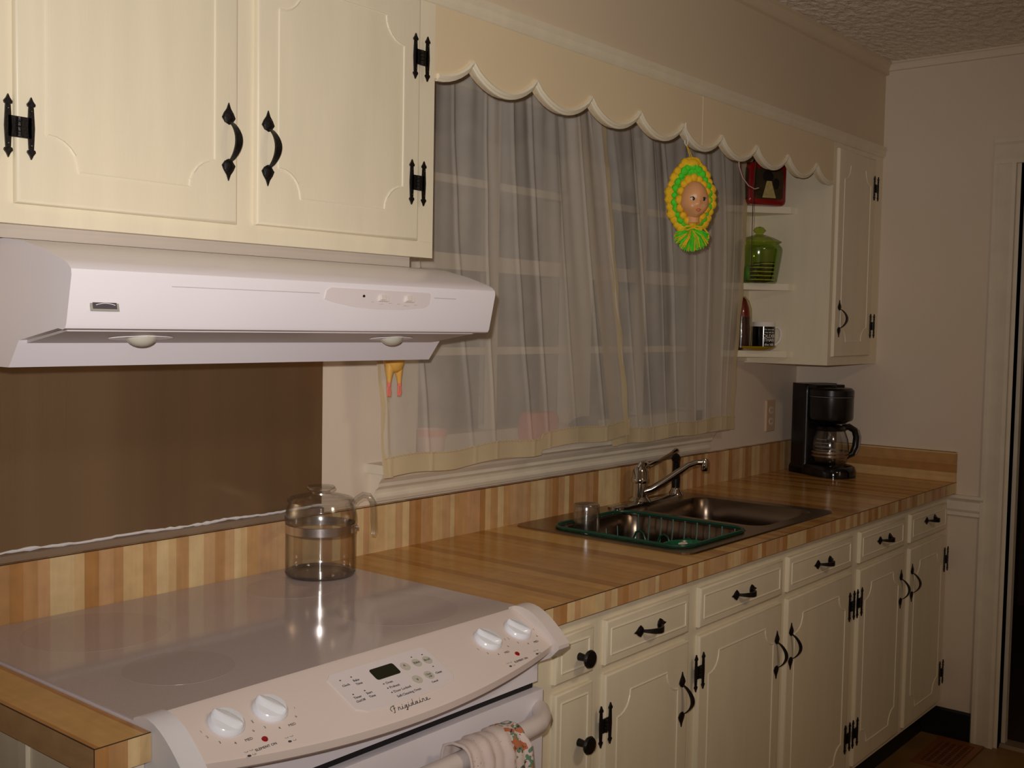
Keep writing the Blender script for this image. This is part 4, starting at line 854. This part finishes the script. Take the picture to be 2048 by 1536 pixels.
for nm, c in stacks:
    for k in range(5):
        z = .0046 + k * .0136
        if nm == 'middle' and k == 4: continue
        e = thing('sandwich_cookie', f'dark cream-filled sandwich cookie, {lvl[k]} of the {nm} stack in green jar', 'cookie', c + Vector((0, 0, z)), 'cookies in the green jar')
        tl = Matrix.Rotation(R(4 * math.sin(k * 2 + len(nm))), 4, fdir) if False else Matrix.Identity(4)
        for dz, me, pn in ((0, CW, 'wafer'), (.0046, CC, 'cream'), (.0083, CW, 'wafer')):
            q = bpy.data.objects.new(pn, me); COL.objects.link(q); q.parent = e; q.location = (0, 0, dz)
b = B(); ball(b, JC + rdir * -.034 + fdir * .004 + Vector((0, 0, .034)), .019, 12, 8, (1, 1, 1.5)); tag(obj('wrapped_candy', b, 'blue_wrap', None, True), 'pale blue wrapped sweet left of cookies in green jar', 'candy')

PCn = Vector((2.652, -.084, 1.3685))
b = B(); lathe(b, [(0, 0), (.050, 0), (.066, .008), (.074, .0135), (.0745, .015), (.066, .0125), (.048, .0045), (0, .004)], PCn, 32); tag(obj('yellow_plate', b, 'plate_yellow', None, True), 'mustard yellow plate on bottom corner shelf under mug', 'plate')
MC = Vector((2.690, -.100, 1.3730))
t = thing('coffee_mug', 'white mug with black printed wrap on yellow plate', 'mug', MC)
b = B(); lathe(b, [(0, 0), (.034, 0), (.0375, .003), (.0385, .007), (.0385, .092), (.0375, .0935), (.0355, .092), (.0350, .008), (0, .006)], MC, 36); obj('mug_body', b, 'mug_white', t, True)
b = B(); A0 = math.atan2(-.447, -.895)
ls = []
for k in range(31):
    a = A0 - 1.55 + 2.95 * k / 30; ls.append([MC + Vector((r * math.cos(a), r * math.sin(a), z)) for r, z in ((.0386, .0075), (.0389, .0075), (.0389, .078), (.0386, .078))])
loft(b, ls, True, True); bk = obj('black_wrap', b, 'mug_black', t, True)
b = None
for s, sz, z in (("I'm not over", .0085, .0655), ("the hill, I'm", .0085, .0555), ('OLDER', .0165, .0400), ('THAN', .0165, .0265), ('the hills', .0125, .0125)): b = text_bm(s, sz, T((.006, z, 0)), bm=b, align='CENTER', extrude=.0003, space=.95)
for v in b.verts:
    x, z, d = v.co; a = A0 + .42 + x / .039; v.co = MC + Vector(((.0393 + d) * math.cos(a), (.0393 + d) * math.sin(a), z))
obj('mug_lettering', b, 'mug_white', bk)
hm = (rdir * .95 + fdir * -.2).normalized(); b = B(); tube(b, [MC + hm * r + Vector((0, 0, z)) for r, z in ((.037, .074), (.052, .077), (.063, .066), (.065, .046), (.059, .027), (.046, .016), (.037, .018))], .0048, 9); obj('handle', b, 'mug_white', t, True)
BC = Vector((2.607, -.062, 1.3730))
b = B(); rnd = random.Random(3); loops = []
for z, r in ((0, .022), (.006, .027), (.04, .029), (.075, .028), (.11, .027)):
    loops.append([BC + Vector((r * math.cos(a) * (1 + .06 * math.sin(a * 5 + z * 60)), r * .85 * math.sin(a) * (1 + .06 * math.sin(a * 3 + z * 40)), z)) for a in [i * math.pi / 14 for i in range(28)]])
loft(b, loops, True, True); t = tag(obj('snack_bag', b, 'bag_dark', None, True), 'tall dark red wrapped packet beside mug on yellow plate', 'packet')
b = B(); loops = []
for z, r in ((.11, .0275), (.13, .025), (.15, .020), (.168, .012), (.176, .004)):
    loops.append([BC + Vector((r * math.cos(a) * (1 + .06 * math.sin(a * 5 + z * 60)), r * .85 * math.sin(a), z)) for a in [i * math.pi / 14 for i in range(28)]])
loft(b, loops, True, True); obj('red_top', b, 'bag_red', t, True)
b = B(); loops = []
for z, r in ((.004, .033), (.05, .035), (.11, .033), (.14, .031), (.165, .022), (.180, .006)):
    loops.append([BC + Vector((.002 + r * math.cos(a) * (1 + .04 * math.sin(a * 4 + z * 50)), r * .85 * math.sin(a), z)) for a in [i * math.pi / 12 for i in range(24)]])
loft(b, loops, False, False); obj('clear_sleeve', b, 'clear_wrap', t, True)
# cord and wire hanging from the valance
b = B(); tube(b, [(2.232, YU + .024, 1.985), (2.228, YU + .022, 1.94), (2.214, YU + .020, 1.86), (2.214, YU + .020, 1.72), (2.218, YU + .020, 1.612)], .0013, 5); tag(obj('pull_cord', b, 'cord_brown', None), 'thin brown cord hanging from valance in front of green jar', 'cord')
b = B(); tube(b, [(2.122, YU + .024, 1.955), (2.126, YU + .022, 1.915), (2.145, YU + .020, 1.886), (2.180, YU + .018, 1.866), (2.215, YU + .016, 1.860), (2.240, YU + .016, 1.866)], .0016, 6); tag(obj('curved_wire', b, 'wire_pink', None), 'pale curved wire hanging from valance in front of red tin', 'wire')

# ------------------------------------------------------------------ rubber chicken hanging on the wall behind the hood
t = thing('rubber_chicken', 'yellow rubber chicken toy with pink feet hanging behind range hood', 'toy', (.883, -.130, 1.283))
b = B(); tube(b, [(.962, -.026, 1.545), (.960, -.027, 1.52), (.960, -.027, 1.48), (.962, -.028, 1.455), (.964, -.030, 1.42), (.966, -.031, 1.385), (.967, -.031, 1.352), (.967, -.030, 1.334), (.967, -.030, 1.326)], [.012, .016, .010, .011, .021, .0245, .0245, .019, .009], 14)
for s in (-1, 1): tube(b, [(.967 + s * .010, -.031, 1.350), (.967 + s * .0135, -.031, 1.330), (.968 + s * .015, -.031, 1.314), (.968 + s * .0155, -.031, 1.302)], [.013, .010, .006, .0045], 10)
xf(b, T((-.084, -.100, .008))); obj('chicken_body', b, 'rubber_yellow', t, True)
for s in (-1, 1):
    b = B(); tube(b, [(.968 + s * .0155, -.031, 1.310), (.968 + s * .0160, -.031, 1.296)], .0048, 8)
    for q in (-.0035, 0, .0035): tube(b, [(.968 + s * .016 + q * .4, -.031, 1.298), (.967 + s * .016 + q, -.033, 1.284), (.966 + s * .015 + q * 1.2, -.033, 1.274)], [.003, .0028, .0012], 6)
    xf(b, T((-.084, -.100, .008))); obj('foot', b, 'rubber_pink', t, True)
b = B(); ball(b, (.962, -.027, 1.552), .009, 8, 6, (1.6, .6, 1)); xf(b, T((-.084, -.100, .008))); obj('comb', b, 'rubber_pink', t, True)
b = B(); tube(b, [(.962, -.035, 1.530), (.958, -.052, 1.524)], [.006, .001], 8); xf(b, T((-.084, -.100, .008))); obj('beak', b, 'rubber_pink', t, True)
b = B(); tube(b, [(.962, -.026, 1.555), (.966, -.018, 1.80), (.970, -.010, 2.030), (.972, .006, 2.048), (.972, .014, 2.046)], .0012, 5); xf(b, T((-.084, -.100, .008))); obj('string', b, 'cord_brown', t)

# ------------------------------------------------------------------ floor register
t = thing('floor_register', 'brown metal floor register beside toe kick near doorway', 'floor vent', (3.0, -.67, 0))
x0, x1, y0, y1 = 2.86, 3.155, -.752, -.600
b = B()
for q in ((x0, x1, y0, y0 + .022), (x0, x1, y1 - .022, y1), (x0, x0 + .03, y0 + .022, y1 - .022), (x1 - .03, x1, y0 + .022, y1 - .022)): box(b, *q, .0003, .006)
obj('frame', b, 'register_brown', t)
b = B(); box(b, x0 + .03, x1 - .03, y0 + .022, y1 - .022, .0002, .0009); obj('dark_well', b, 'black_gap', t)
for i in range(5):
    y = y0 + .022 + (y1 - y0 - .044) * (i + .5) / 5; b = B(); box(b, x0 + .03, x1 - .03, y - .0038, y + .0038, .001, .0030); obj('slat', b, 'register_brown', t)
for i in range(15):
    x = x0 + .03 + (x1 - x0 - .06) * (i + .5) / 15; b = B(); box(b, x - .003, x + .003, y0 + .022, y1 - .022, .001, .0024); obj('crossbar', b, 'register_brown', t)
# unseen disc fixture, added above the fill light behind the camera
b = B(); lathe(b, [(0, 2.412), (.20, 2.412), (.21, 2.40), (.20, 2.375), (.185, 2.372), (0, 2.378)], (.9, -2.35, 0), 32); tag(obj('added_light_fixture', b, 'cap_white', None, True), 'added round white fixture above the fill light behind the photographer', 'ceiling light')
